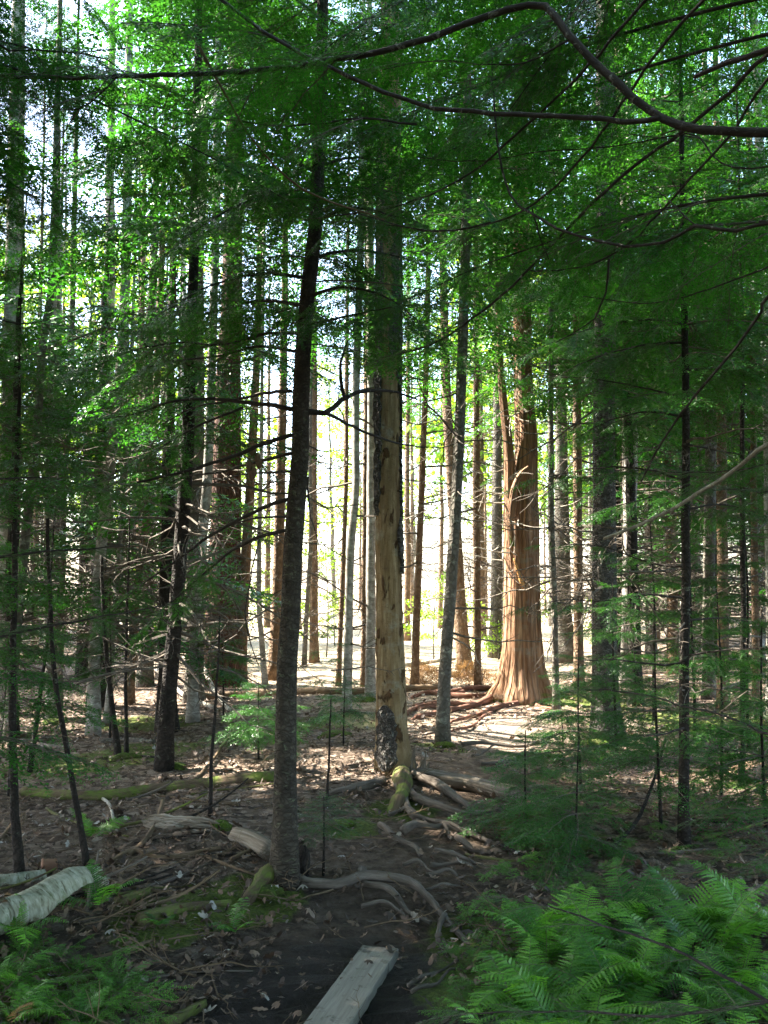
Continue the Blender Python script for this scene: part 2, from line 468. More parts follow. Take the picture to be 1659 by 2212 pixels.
# ------------------------------------------------------------------ boughs (needle sprays) and dead limbs: a small library of shapes
LOD = {  # needle length, half width, spacing, secondary spacing, tertiaries
    0: (.019, .0021, .0070, .055, True, True),
    1: (.030, .0078, .021, .070, True, True),
    2: (.055, .0125, .026, .070, False, False),
    3: (.14, .050, .085, .14, False, False),
    'leaf': (.085, .028, .075, .13, False, False),
}
def make_frond(rng, L, lod, wide=.46, droop=.22, bare=.14):
    nl, nw, sp, ds, tert, wood = LOD[lod]
    g = G()
    na = 9
    t = np.linspace(0, 1, na)
    ax = np.stack([L*t, L*.05*np.cumsum(rng.standard_normal(na)*.5)*t, L*(.05*t - droop*t*t)], -1)
    def A(u):
        return np.array([np.interp(u, t, ax[:, k]) for k in range(3)])
    segs = []
    u = bare; side = 1
    while u < .985:
        b = A(u); d0 = A(min(1, u+.05))-A(max(0, u-.05)); d0 /= np.linalg.norm(d0)
        for s in ((1, -1) if lod in (0, 1, 2) else (side,)):
            if rng.random() < .1: continue
            ln = L*wide*(1-u)**.75*(.45+.55*min(1, u/.3))*rng.uniform(.65, 1.2) + .02
            an = radians(rng.uniform(42, 62))
            lat = np.array([-d0[1], d0[0], 0])*s
            d = d0*cos(an) + lat*sin(an) + np.array([0, 0, rng.uniform(-.6, .06) if lod else rng.uniform(-.3, .06)])
            d /= np.linalg.norm(d)
            segs.append((b, d, ln, u))
            if tert and ln > .09:
                v = .22
                k = 1
                while v < .95:
                    a2 = radians(rng.uniform(35, 55))*k
                    l2 = ln*.42*(1-v)**.8*rng.uniform(.6, 1.2)+.012
                    lt = np.array([-d[1], d[0], 0]); lt /= max(np.linalg.norm(lt), 1e-6)
                    dd = d*cos(a2) + lt*sin(a2); dd[2] += rng.uniform(-.25, .02); dd /= np.linalg.norm(dd)
                    segs.append((b+d*ln*v+np.array([0, 0, -.12*ln*v*v]), dd, l2, u))
                    k = -k; v += (.055 if lod == 1 else .045)/ln
        side = -side
        u += ds/L*(1 if lod in (0, 1, 2) else .5)
    segs.append((A(.85), A(1.)-A(.85), None, 1.))
    P = np.array([s[0] for s in segs]); D = np.array([s[1]/np.linalg.norm(s[1]) for s in segs])
    Ln = np.array([s[2] if s[2] is not None else np.linalg.norm(s[1]) for s in segs])
    # needles along every twig
    cnt = np.maximum(2, (Ln/sp).astype(int))
    idx = np.repeat(np.arange(len(segs)), cnt)
    off = np.concatenate([np.linspace(.04, 1, c) for c in cnt])
    idx = np.tile(idx, 2); off = np.tile(off, 2)
    sgn = np.r_[np.ones(len(idx)//2), -np.ones(len(idx)//2)]
    d = D[idx]; ln = Ln[idx]
    p = P[idx] + d*(ln*off)[:, None]; p[:, 2] -= .12*ln*off*off
    lat = np.stack([-d[:, 1], d[:, 0], np.zeros(len(d))], -1); lat /= np.maximum(np.linalg.norm(lat, axis=1), 1e-6)[:, None]
    if lod == 'leaf':
        nd = rng.standard_normal((len(p), 3)); nd[:, 2] -= .4
        nd /= np.linalg.norm(nd, axis=1)[:, None]
        pe = np.cross(nd, rng.standard_normal((len(p), 3))); pe /= np.maximum(np.linalg.norm(pe, axis=1), 1e-6)[:, None]
        q = nl*rng.uniform(.6, 1.25, len(p)); p = p + rng.standard_normal(p.shape)*.05
    else:
        an = np.radians(rng.uniform(45, 70, len(p)))
        nd = d*np.cos(an)[:, None] + lat*(np.sin(an)*sgn)[:, None]
        nd[:, 2] += rng.normal(-.05, .3 if lod else .16, len(p))
        q = nl*rng.uniform(.75, 1.15, len(p))*(1-.45*off**3)
        pe = d + rng.standard_normal((len(p), 3))*.18
    w = nw*(q/nl)
    V = np.stack([p, p+nd*(q*.45)[:, None]+pe*w[:, None], p+nd*q[:, None], p+nd*(q*.55)[:, None]-pe*w[:, None]], 1)
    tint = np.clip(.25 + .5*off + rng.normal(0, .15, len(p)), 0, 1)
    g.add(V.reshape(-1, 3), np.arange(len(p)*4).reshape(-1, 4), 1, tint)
    Vt, Ft, bt = tube(ax, np.linspace(.0055, .0015, na)*max(L, .5)**.7, 4, caps=False); g.add(Vt, Ft, 0, .5, bt)
    if wood:
        for b, dd, l, u in segs[:-1]:
            r = .0010 + .0016*l
            lt = np.array([-dd[1], dd[0], 0.])
            e = b+dd*l*.95+np.array([0, 0, -.11*l])
            g.add([b-lt*r, b+lt*r, e+lt*r*.4, e-lt*r*.4, b-np.array([0, 0, r]), b+np.array([0, 0, r]), e+np.array([0, 0, r*.4]), e-np.array([0, 0, r*.4])], [[0, 1, 2, 3], [4, 5, 6, 7]], 0)
    return tuple(np.concatenate(x) for x in (g.V, g.F, g.M, g.T, g.B))

_fr = np.random.default_rng(11)
LIB = {
    0: [make_frond(_fr, .55, 0, wide=.5, droop=.15) for _ in range(5)],
    1: [make_frond(_fr, 1.0, 1) for _ in range(6)],
    2: [make_frond(_fr, 1.0, 2) for _ in range(6)],
    3: [make_frond(_fr, 1.0, 3) for _ in range(4)],
    'leaf': [make_frond(_fr, 1.0, 'leaf', wide=.5, droop=.1) for _ in range(5)],
}
LIB_L = {0: .55, 1: 1., 2: 1., 3: 1., 'leaf': 1.}
print('frond faces', {k: len(v[0][1]) for k, v in LIB.items()})

def dead_limb(rng, L=1.0, sub=6, r=.012):
    g = G()
    n = 7; t = np.linspace(0, 1, n)
    P = np.stack([L*t, .07*L*np.cumsum(rng.standard_normal(n))*t, L*(.12*t - .25*t*t) + .03*L*np.cumsum(rng.standard_normal(n))*t], -1)
    V, Fc, b = tube(P, np.linspace(r, r*.25, n), 4, caps=False); g.add(V, Fc, 0, .5, b)
    for _ in range(sub):
        u = rng.uniform(.25, .95); b0 = np.array([np.interp(u, t, P[:, k]) for k in range(3)])
        a = rng.uniform(25, 75)*pi/180*rng.choice([-1, 1]); l = L*rng.uniform(.15, .45)*(1.2-u)
        k = np.linspace(0, 1, 4)
        Q = b0 + np.stack([l*k*cos(a), l*k*sin(a), -l*.3*k*k + l*rng.normal(0, .25)*k], -1)
        V, Fc, b = tube(Q, np.linspace(r*.45, r*.15, 4), 3, caps=False); g.add(V, Fc, 0, .5, b)
    return tuple(np.concatenate(x) for x in (g.V, g.F, g.M, g.T, g.B))
DEAD = [dead_limb(_fr) for _ in range(8)]

def scatter(g, lib, items):
    """items: (variant, 3x3, place, tint offset)"""
    by = {}
    for it in items: by.setdefault(it[0] % len(lib), []).append(it)
    for v, its in by.items():
        V, Fc, Mt, T, B = lib[v]
        Ms = np.array([i[1] for i in its]); Ls = np.array([i[2] for i in its]); ts = np.array([i[3] for i in its])
        W = np.einsum('nij,vj->nvi', Ms, V) + Ls[:, None, :]
        k = len(its); F2 = (Fc[None] + (np.arange(k)*len(V))[:, None, None]).reshape(-1, 4)
        g.add(W.reshape(-1, 3), F2, np.tile(Mt, k), np.clip(np.tile(T, k) + np.repeat(ts, len(Fc)), 0, 1), np.tile(B, (k, 1)))

# ------------------------------------------------------------------ where the canopy is open and lets the sun down to the floor
_dn = [( _gr.uniform(-1.7, 1.7), _gr.uniform(-1.7, 1.7), _gr.uniform(0, 6.3)) for _ in range(10)]
def open_to_sun(x, y):
    n = sum(sin(a*x+b*y+c) for a, b, c in _dn)/3.2
    if ((x-PATCH[0])/1.35)**2 + ((y-PATCH[1])/1.7)**2 < 1: return True   # the bright patch of path by the cedar
    w = np.array([x, y]) - CEDAR; k = np.clip(-(w @ SHADOW_DIR), 0, 3.2)
    if np.hypot(*(w + SHADOW_DIR*k)) < .75: return True                  # the shaft that lights the cedar
    if y > 12.0 and -.17*y-1.5 < x < .17*y+1: return n > -1.2            # the clearing behind
    if y > 9.3 and x < -1.0: return n > .25
    if x > .9 and 6.2 < y < 11: return n > (.2 if x > 2.4 else -.2)
    if 6.6 < y < 9 and -1.3 < x < 0.6: return n > .1
    if y > 14: return n > .1
    if y > 11: return n > .3
    return n > 1.35

PATCH = gp(1125, 1556)
CEDAR = gp(1128, 1516)[:2]; SHADOW_DIR = SUN[:2]/np.hypot(*SUN[:2])
def in_patch(x, y):
    return ((x-PATCH[0])/1.25)**2 + ((y-PATCH[1])/1.6)**2 < 1

def in_view(p, m=.06):
    y = p[1]
    if y < .3: return False
    u = p[0]/y; w = (p[2]-CAMZ)/y
    return abs(u) < .393+m and -.55 < w < .64+m

SHADOW_Z = SUN[:2]/SUN[2]
STAT = {}
DENS = 1.75
def crown(path, z0, H, Lmax, per_m, rng, mats, name='crown', base=np.zeros(3), side=None, carve=True, lodmin=0, sag=-.18):
    """needle boughs from height z0 to H up a stem; side = function(azimuth) -> keep"""
    g = G(); items = {}
    nfr = int((H-z0)*per_m*(1.9 if base[1] < 7 else 1.35))
    for i in range(nfr):
        z = z0 + (H-z0)*((i+rng.random())/nfr)
        rel = (z-z0)/(H-z0)
        L = Lmax*((1-rel)**.75*rng.uniform(.6, 1.1)*min(1, .45+rel*3) + .12)
        az = i*2.39996 + rng.normal(0, .35)
        if side is not None and not side(az, z): continue
        el = sag + .6*rel + rng.normal(0, .13)
        c = path(z)
        mid = c + base + np.array([cos(az)*cos(el), sin(az)*cos(el), sin(el)-.1])*L*.55
        if mid[1] > 0 and np.hypot(mid[0], mid[1]) < 2.2 and mid[2] < 4: continue
        if carve:
            rad_ = np.array([cos(az), sin(az)])*L
            if any(open_to_sun(*(c[:2]+base[:2]+rad_*f - SHADOW_Z*mid[2])) for f in (.25, .6, .95)): continue
        d = np.linalg.norm(mid - np.array([0, 0, CAMZ]))
        lod = 3
        if in_view(mid, .12):
            lod = 0 if d < 3.6 else 1 if d < 8.5 else 2
        elif d < 7: lod = 2
        lod = max(lod, lodmin)
        s = L/LIB_L[lod]
        if lod == 0:
            # near boughs: several small sprays instead of one enlarged one
            k = max(1, int(round(L/.33)))
            Rm = rot(az, el)
            for j in range(k):
                u = (j+.6)/k; sp = 1 if j % 2 else -1
                off = Rm @ np.array([L*u*.7, 0, -.1*L*u*u])
                items.setdefault(0, []).append((int(rng.integers(99)), rot(az+sp*rng.uniform(.3, .8), el-.1, rng.normal(0, .2))*rng.uniform(.75, 1.1), c+off, rng.normal(0, .12)))
            continue
        items.setdefault(lod, []).append((int(rng.integers(99)), rot(az, el, rng.normal(0, .3))*s, c, rng.normal(0, .13)))
    for lod, its in items.items():
        scatter(g, LIB[lod], its); STAT[lod] = STAT.get(lod, 0)+len(its)
    return g

# ------------------------------------------------------------------ trees
def stem_path(pts, d, H, base):
    """pts in the view at distance d -> world line from base up to height H, local to base"""
    P = [np.zeros(3)]
    for X, Y in pts[1:]:
        P.append(at(X, Y, d) - base)
    top = P[-1]
    if top[2] < H-1:
        dirn = P[-1]-P[-2]; lean = dirn[:2]/max(dirn[2], .2)*.5
        for z in np.linspace(top[2], H, 4)[1:]:
            P.append(np.array([top[0]+lean[0]*(z-top[2])*.6, top[1], z]))
    return np.array(P)

def build_tree(label, pts, w0, w1, mat, H=12., z0=4., Lmax=1.4, per_m=7, dead=14, deadlen=.8, name='conifer_tree', cat='tree', needles='fir', d=None, flare=.35,
               seed=0, group=None, deadmat='twig', sides=12, dead_z=None, crown_kw={}, deadside=None):
    rng = np.random.default_rng(1000+seed)
    b = gp(*pts[0]) if d is None else None
    if d is not None:
        b = at(pts[0][0], pts[0][1], d); b[2] = float(ground(b[0], b[1]))
    d = b[1]
    root = thing(name, label, cat, b, group)
    P = stem_path(pts, d, H, b)
    n = max(20, int(H*4))
    Q = smoothline(P, n)
    Q[:, :2] += np.cumsum(rng.normal(0, .0025, (n, 2)), 0)
    Q[0, 2] -= .08
    zt = Q[:, 2]
    if cat == 'tree' and d > 5.5:
        Xm = pts[-1][0]
        Y0 = 800 if 640 < Xm < 1080 else 960 if Xm <= 640 else 900
        z0 = min(z0, 1.5 + (1250-Y0)/F_PX*d); Lmax *= 1.35
    z1 = P[len(pts)-1, 2]
    r0, r1 = px(w0, d)/2, px(w1, d)/2
    rad = np.where(zt < z1, r0 + (r1-r0)*np.clip(zt/z1, 0, 1), r1*np.clip(1-(zt-z1)/(H-z1+.01), .06, 1))
    rad = rad*(1 + flare*np.exp(-np.maximum(zt, 0)/(.10+r0)))
    k = rng.uniform(0, 6.3, 3)
    def rf(th, s):
        return 1 + .045*np.sin(2*th+k[0]+s*.9) + .03*np.sin(3*th+k[1]-s*1.7) + .10*np.exp(-s/(.12+r0))*np.sin(5*th+k[2])
    g = G(); V, Fc, bc = tube(Q, rad, sides, .018, rng, rf); g.add(V, Fc, 0, .5, bc)
    g.obj('trunk', M[mat], root, True)
    def path(z):
        return np.array([np.interp(z, zt, Q[:, 0]), np.interp(z, zt, Q[:, 1]), z])
    if per_m:
        c = crown(path, z0, H, Lmax, per_m, rng, None, base=b, **crown_kw)
        if c.n: c.obj('crown', [M['twig'], M[needles]], root)
    if dead:
        g = G(); its = []
        lo, hi = dead_z or (.7, z0+.8)
        for i in range(int(dead*1.7)):
            z = rng.uniform(lo, hi); az = rng.uniform(0, 2*pi) if deadside is None else deadside(rng)
            s = deadlen*rng.uniform(.4, 1.25)*(1.35 if d > 8 else 1.)
            mid = (path(z)+b)[:2] + np.array([cos(az), sin(az)])*s*.5 - SHADOW_Z*z
            if in_patch(*mid) and rng.random() < .85: continue
            its.append((int(rng.integers(99)), rot(az, rng.normal(-.08, .2), rng.uniform(0, 6))*s, path(z), 0.))
        scatter(g, DEAD, its)
        kind(g.obj('dead_twigs', M[deadmat], root), 'stuff')
    root['_d'] = d
    del root['_d']
    return root, path, b, d

def bough(root, base, pts, d0, d1, r0, r1, mat, needles=None, fr=None, rng=None, name='branch', lod=1, d_list=None, n=None):
    """a limb drawn through view points, going from distance d0 to d1; fr = (start, spacing, length at start, length at end, hang)"""
    k = len(pts)
    W = np.array([at(X, Y, d0+(d1-d0)*i/(k-1)) for i, (X, Y) in enumerate(pts)]) - base
    L = np.linalg.norm(np.diff(W, axis=0), axis=1).sum()
    n = n or max(8, int(L/.06))
    Q = smoothline(W, n)
    if rng is not None: Q[1:-1] += rng.normal(0, .0018, Q[1:-1].shape)
    g = G(); V, Fc, bc = tube(Q, np.linspace(r0, r1, len(Q)), 7 if r0 > .006 else 5, .04 if rng is not None else 0, rng); g.add(V, Fc, 0, .5, bc)
    o = g.obj(name, M[mat], root, True)
    if fr:
        s0, sp, l0, l1, hang = fr
        g = G(); its = []
        u = s0; side = 1
        while u <= 1.0:
            i = min(int(u*(len(Q)-1)), len(Q)-2)
            t = Q[i+1]-Q[i]; t /= np.linalg.norm(t)
            az = atan2(t[1], t[0]) + side*rng.uniform(.45, 1.15)
            l = (l0+(l1-l0)*(u-s0)/max(1-s0, .01))*rng.uniform(.65, 1.2)
            its.append((int(rng.integers(99)), rot(az, rng.normal(hang, .15)+t[2]*.4, rng.normal(0, .25))*(l/LIB_L[lod]), Q[i], rng.normal(0, .12)))
            side = -side; u += sp/L
        t = Q[-1]-Q[-3]
        its.append((int(rng.integers(99)), rot(atan2(t[1], t[0]), np.arcsin(np.clip(t[2]/np.linalg.norm(t), -1, 1)), 0)*(l1*1.2/LIB_L[lod]), Q[-1], 0.))
        scatter(g, LIB[lod], its)
        g.obj('needles', [M['twig'], M[needles]], o)
    return o, Q

def tree_set():
    T = build_tree
    # ---- foreground
    global T1, T7
    T1 = T('dark lichen-spotted conifer standing in front, its forked branch pointing at the pale snag', [(614, 1905), (617, 1700), (621, 1459), (629, 1331), (636, 1147), (647, 1000), (649, 853), (662, 650), (685, 350)],
           52, 27, 'dark', H=12, z0=2.55, Lmax=1.25, per_m=9, dead=0, seed=1, crown_kw=dict(carve=False), name='spruce_tree', sides=20, flare=.5)
    T('straight dark trunk leaning right, left of the big lichen-spotted conifer in front', [(352, 1665), (359, 1560), (375, 1370), (389, 1204), (404, 990), (413, 800), (420, 610), (426, 400)], 35, 20, 'black', H=12, z0=3.9, Lmax=1.3,
      per_m=13, dead=36, deadlen=1.1, seed=2, crown_kw=dict(carve=False), name='spruce_tree', sides=16)
    T('slim dark trunk with mossy foot beside the trampled path, right of the snag', [(955, 1606), (956, 1592), (965, 1404), (978, 1220), (989, 1037), (1000, 853), (1008, 600), (1014, 350)], 29, 19, 'grey', H=11, z0=3.2, Lmax=1.2, per_m=11, dead=18, seed=3, crown_kw=dict(carve=False), deadlen=.6, sides=14)
    T('thick grey scaly-barked spruce right of the orange cedar', [(1312, 1605), (1308, 1560), (1304, 1321), (1304, 850), (1308, 300)], 54, 44, 'scaly', H=15, z0=3.7, Lmax=1.5, per_m=8, dead=18, seed=4, name='spruce_tree', sides=20, flare=.6)
    T7 = T('black straight young fir with bare side twigs, nearest trunk on the right', [(1478, 1830), (1478, 1626), (1480, 1450), (1484, 1192), (1484, 678), (1482, 500)], 23, 13, 'black', H=7.5, z0=2.5, Lmax=.85, per_m=11, dead=12, deadlen=.6, seed=5, name='fir_tree', sides=12)
    T('pencil-thin dark stem close to the right edge, behind the black young fir', [(1600, 1705), (1600, 1626), (1604, 1321), (1602, 806), (1600, 650)], 13, 8, 'black', H=7, z0=3.0, Lmax=.8, per_m=8, dead=14, deadlen=.6, seed=6, name='fir_tree')
    # ---- the giant red trunk and pale trunks, left
    T('massive red furrowed pine trunk, the thickest on the left', [(478, 1478), (479, 1440), (488, 1100), (500, 700), (506, 400)], 74, 40, 'redpine', H=17, z0=6.5, Lmax=1.8, per_m=6, dead=10, deadlen=1., seed=7, name='pine_tree', sides=24, flare=.25)
    T('pale-edged trunk curving right with a dark stain, standing alone left of the straight dark trunk', [(202, 1588), (204, 1417), (218, 1204), (233, 1061), (259, 847), (271, 634), (278, 400)], 27, 19, 'pale', H=13, z0=4.8, Lmax=1.3, per_m=8, dead=24, seed=8, name='fir_tree', sides=14)
    T('whitish trunk just left of the massive red pine, bright along one side', [(415, 1560), (423, 1275), (446, 1037), (460, 700), (466, 500)], 24, 18, 'pale', H=13, z0=5.2, Lmax=1.2, per_m=7, dead=22, seed=9, name='fir_tree', sides=14)
    T('thin pale stem with a crooked white foot right of the pale-edged curving trunk', [(228, 1562), (235, 1512), (256, 1227), (271, 1037), (285, 776)], 12, 8, 'pale', H=9, z0=4.6, Lmax=.9, per_m=7, dead=14, seed=10, name='fir_tree')
    T('slim brownish trunk midway between the curving pale trunk and the straight dark one', [(280, 1520), (290, 1322), (309, 1180), (328, 990), (347, 681)], 19, 14, 'brown', H=12, z0=4.8, Lmax=1.2, per_m=7, dead=20, seed=11)
    T('broad pale trunk at the far left edge', [(8, 1540), (14, 1200), (20, 1000), (24, 800), (30, 600), (36, 300)], 44, 36, 'pale', H=14, z0=5., Lmax=1.4, per_m=7, dead=18, seed=12, name='fir_tree', sides=16)
    T('dark bent stem bowing right beside the broad pale trunk on the left edge', [(20, 1600), (30, 1417), (47, 1250), (57, 1156), (76, 990), (85, 895), (93, 752), (112, 634), (120, 450)], 22, 16, 'grey', H=11, z0=4.2, Lmax=1.2, per_m=8, dead=20, seed=13)
    T('slender grey stem between the bent dark stem and the curving pale trunk', [(128, 1530), (133, 1250), (138, 1037), (150, 895), (154, 729), (158, 500)], 15, 12, 'grey', H=12, z0=4.6, Lmax=1.1, per_m=7, dead=18, seed=14)
    T('short pale trunk with a mossy foot seen between two dark saplings on the left', [(112, 1556), (108, 1417), (104, 1200), (106, 1000)], 22, 16, 'pale', H=11, z0=5., Lmax=1.1, per_m=7, dead=14, seed=15, name='fir_tree')
    # ---- dark saplings, left front
    S = dict(name='sapling', H=2.6, Lmax=.5, dead=7, deadlen=.4)
    T('dark crooked sapling by the birch log at the left edge', [(45, 1905), (28, 1660), (33, 1322), (38, 1085), (42, 1000)], 19, 10, 'black', z0=1.9, per_m=12, seed=20, cat='sapling', **{**S, 'H': 3.1})
    T('thin black sapling leaning left between birch log and curved sticks', [(190, 1885), (147, 1583), (123, 1417), (114, 1227), (108, 1120)], 14, 8, 'black', z0=1.8, per_m=12, seed=21, cat='sapling', **S)
    T('dark leaning sapling in front of the pale-edged curving trunk', [(256, 1640), (233, 1441), (223, 1298), (218, 1200)], 13, 7, 'black', z0=2.2, per_m=9, seed=22, cat='sapling', **S)
    T('wiry upright sapling with no lean, left of the straight dark trunk', [(272, 1628), (272, 1450), (273, 1346), (276, 1230)], 8, 5, 'black', z0=2.2, per_m=8, seed=23, cat='sapling', **S)
    T('short dark stick-like sapling rising right at the left edge', [(62, 1668), (90, 1465), (104, 1330)], 11, 6, 'black', z0=1.9, per_m=9, seed=24, cat='sapling', **S)
    T('wispy sapling standing behind the splintered grey log', [(455, 1762), (468, 1500), (476, 1400), (480, 1330)], 9, 4, 'black', z0=1.0, per_m=10, seed=25, cat='sapling', **{**S, 'H': 1.9, 'Lmax': .3})
    T('hair-thin sapling in front of the snag, right of the lichen-spotted conifer', [(706, 1740), (712, 1600), (716, 1510)], 6, 3, 'black', z0=.5, per_m=10, seed=26, cat='sapling', **{**S, 'H': 1.2, 'Lmax': .3, 'dead': 4})
    # ---- behind the snag, centre
    T('pale slim fir with a dark foot between the lichen-spotted conifer and the snag', [(748, 1536), (750, 1478), (752, 1331), (757, 1184), (767, 1037), (768, 853), (778, 500)], 20, 15, 'pale', H=13, z0=4.9, Lmax=1.1, per_m=7, dead=16, seed=30, name='fir_tree', sides=14)
    T('white speckled trunk touching the left side of the snag', [(800, 1512), (801, 1147), (801, 853), (800, 400)], 21, 16, 'pale', H=13, z0=5., Lmax=1.1, per_m=7, dead=14, seed=31, name='fir_tree', sides=14)
    T('narrow orange trunk between the two pale firs left of the snag', [(785, 1484), (788, 1200), (790, 1000), (794, 700)], 13, 10, 'brown', H=14, z0=6.5, Lmax=1.1, per_m=5, dead=10, seed=32)
    T('sunlit tan trunk standing in the bright gap right of the snag', [(895, 1486), (904, 1220), (915, 963), (924, 700)], 17, 12, 'brown', H=13, z0=5.6, Lmax=1.1, per_m=6, dead=22, seed=33)
    T('leaning orange trunk behind the slim mossy-footed one', [(1006, 1446), (1000, 1400), (989, 1257), (972, 1000), (960, 800)], 30, 20, 'brown', H=14, z0=6., Lmax=1.3, per_m=6, dead=14, seed=34)
    T('thin pale upright trunk left of the orange cedar', [(1032, 1484), (1032, 1300), (1031, 978), (1030, 700)], 15, 11, 'brown', H=13, z0=5.5, Lmax=1.1, per_m=6, dead=24, seed=35)
    T('grooved grey trunk between the thin pale one and the orange cedar', [(1069, 1420), (1070, 1350), (1072, 1214), (1074, 900)], 26, 20, 'grey', H=15, z0=6., Lmax=1.3, per_m=6, dead=14, seed=36)
    T('thin speckled stem hugging the right side of the orange cedar', [(1201, 1538), (1201, 1493), (1192, 1192), (1190, 956), (1188, 650)], 15, 11, 'grey', H=12, z0=4.6, Lmax=1.1, per_m=7, dead=22, seed=37)
    T('tan trunk in the gap between orange cedar and grey scaly spruce', [(1250, 1488), (1250, 1300), (1248, 1064), (1247, 800)], 22, 17, 'brown', H=13, z0=5.2, Lmax=1.2, per_m=6, dead=16, seed=38)
    T('old mossy trunk with a gnarled double foot behind the cedar', [(1222, 1430), (1220, 1380), (1212, 1300), (1214, 1100)], 44, 30, 'grey', H=15, z0=6.5, Lmax=1.4, per_m=5, dead=10, seed=39, flare=.6, sides=18)
    # ---- left of the lichen-spotted conifer
    T('leaning reddish trunk touching the massive red pine on its right', [(518, 1478), (524, 1330), (532, 1180), (548, 900), (556, 700)], 24, 17, 'brown', H=14, z0=6., Lmax=1.2, per_m=6, dead=12, seed=40)
    T('greenish-tan trunk just left of the lichen-spotted conifer', [(590, 1468), (597, 1300), (602, 1150), (610, 900)], 25, 19, 'brown', H=14, z0=5.8, Lmax=1.2, per_m=6, dead=14, seed=41)
    T('thin pale stem between the two orange-lit trunks left of the conifer in front', [(573, 1485), (565, 1380), (558, 1280), (562, 1000)], 12, 9, 'pale', H=12, z0=5.6, Lmax=1., per_m=6, dead=12, seed=42, name='fir_tree')
    T('thin dark stem in the bright gap right of the lichen-spotted conifer', [(657, 1440), (664, 1300), (672, 1147), (669, 1018), (672, 800)], 10, 8, 'grey', H=12, z0=5.6, Lmax=1., per_m=5, dead=12, seed=43)
    T('broad glowing orange trunk half hidden by the lichen-spotted conifer', [(679, 1432), (678, 1300), (676, 1000), (676, 800)], 20, 15, 'brown', H=15, z0=7, Lmax=1.2, per_m=5, dead=8, seed=44)
    T('slanting tan stem left of the pale dark-footed fir', [(731, 1482), (735, 1380), (739, 1257), (746, 1000)], 12, 9, 'brown', H=13, z0=7, Lmax=1., per_m=5, dead=10, seed=45)
    # ---- right thicket, near row
    T('pale trunk just right of the grey scaly spruce', [(1354, 1480), (1355, 1407), (1360, 1085), (1362, 800)], 31, 25, 'pale', H=13, z0=4.6, Lmax=1.3, per_m=7, dead=16, seed=50, name='fir_tree', sides=14)
    T('stout brown trunk right of the black young fir', [(1531, 1510), (1531, 1400), (1533, 1107), (1534, 850)], 28, 22, 'grey', H=13, z0=4.6, Lmax=1.3, per_m=7, dead=18, seed=51)
    T('tan trunk right beside the stout brown one in the right thicket', [(1563, 1530), (1562, 1400), (1560, 1100), (1558, 850)], 25, 20, 'brown', H=13, z0=4.8, Lmax=1.2, per_m=7, dead=16, seed=52)
    T('narrow brown trunk nearest the right edge', [(1634, 1520), (1634, 1400), (1632, 1107), (1630, 850)], 16, 13, 'brown', H=12, z0=4.6, Lmax=1.1, per_m=7, dead=16, seed=53)
    T('tall mottled trunk leaving the frame at the right edge', [(1668, 1560), (1664, 1200), (1658, 800), (1650, 450), (1640, 330)], 26, 20, 'pale', H=14, z0=5., Lmax=1.3, per_m=7, dead=12, seed=54, name='fir_tree')
tree_set()

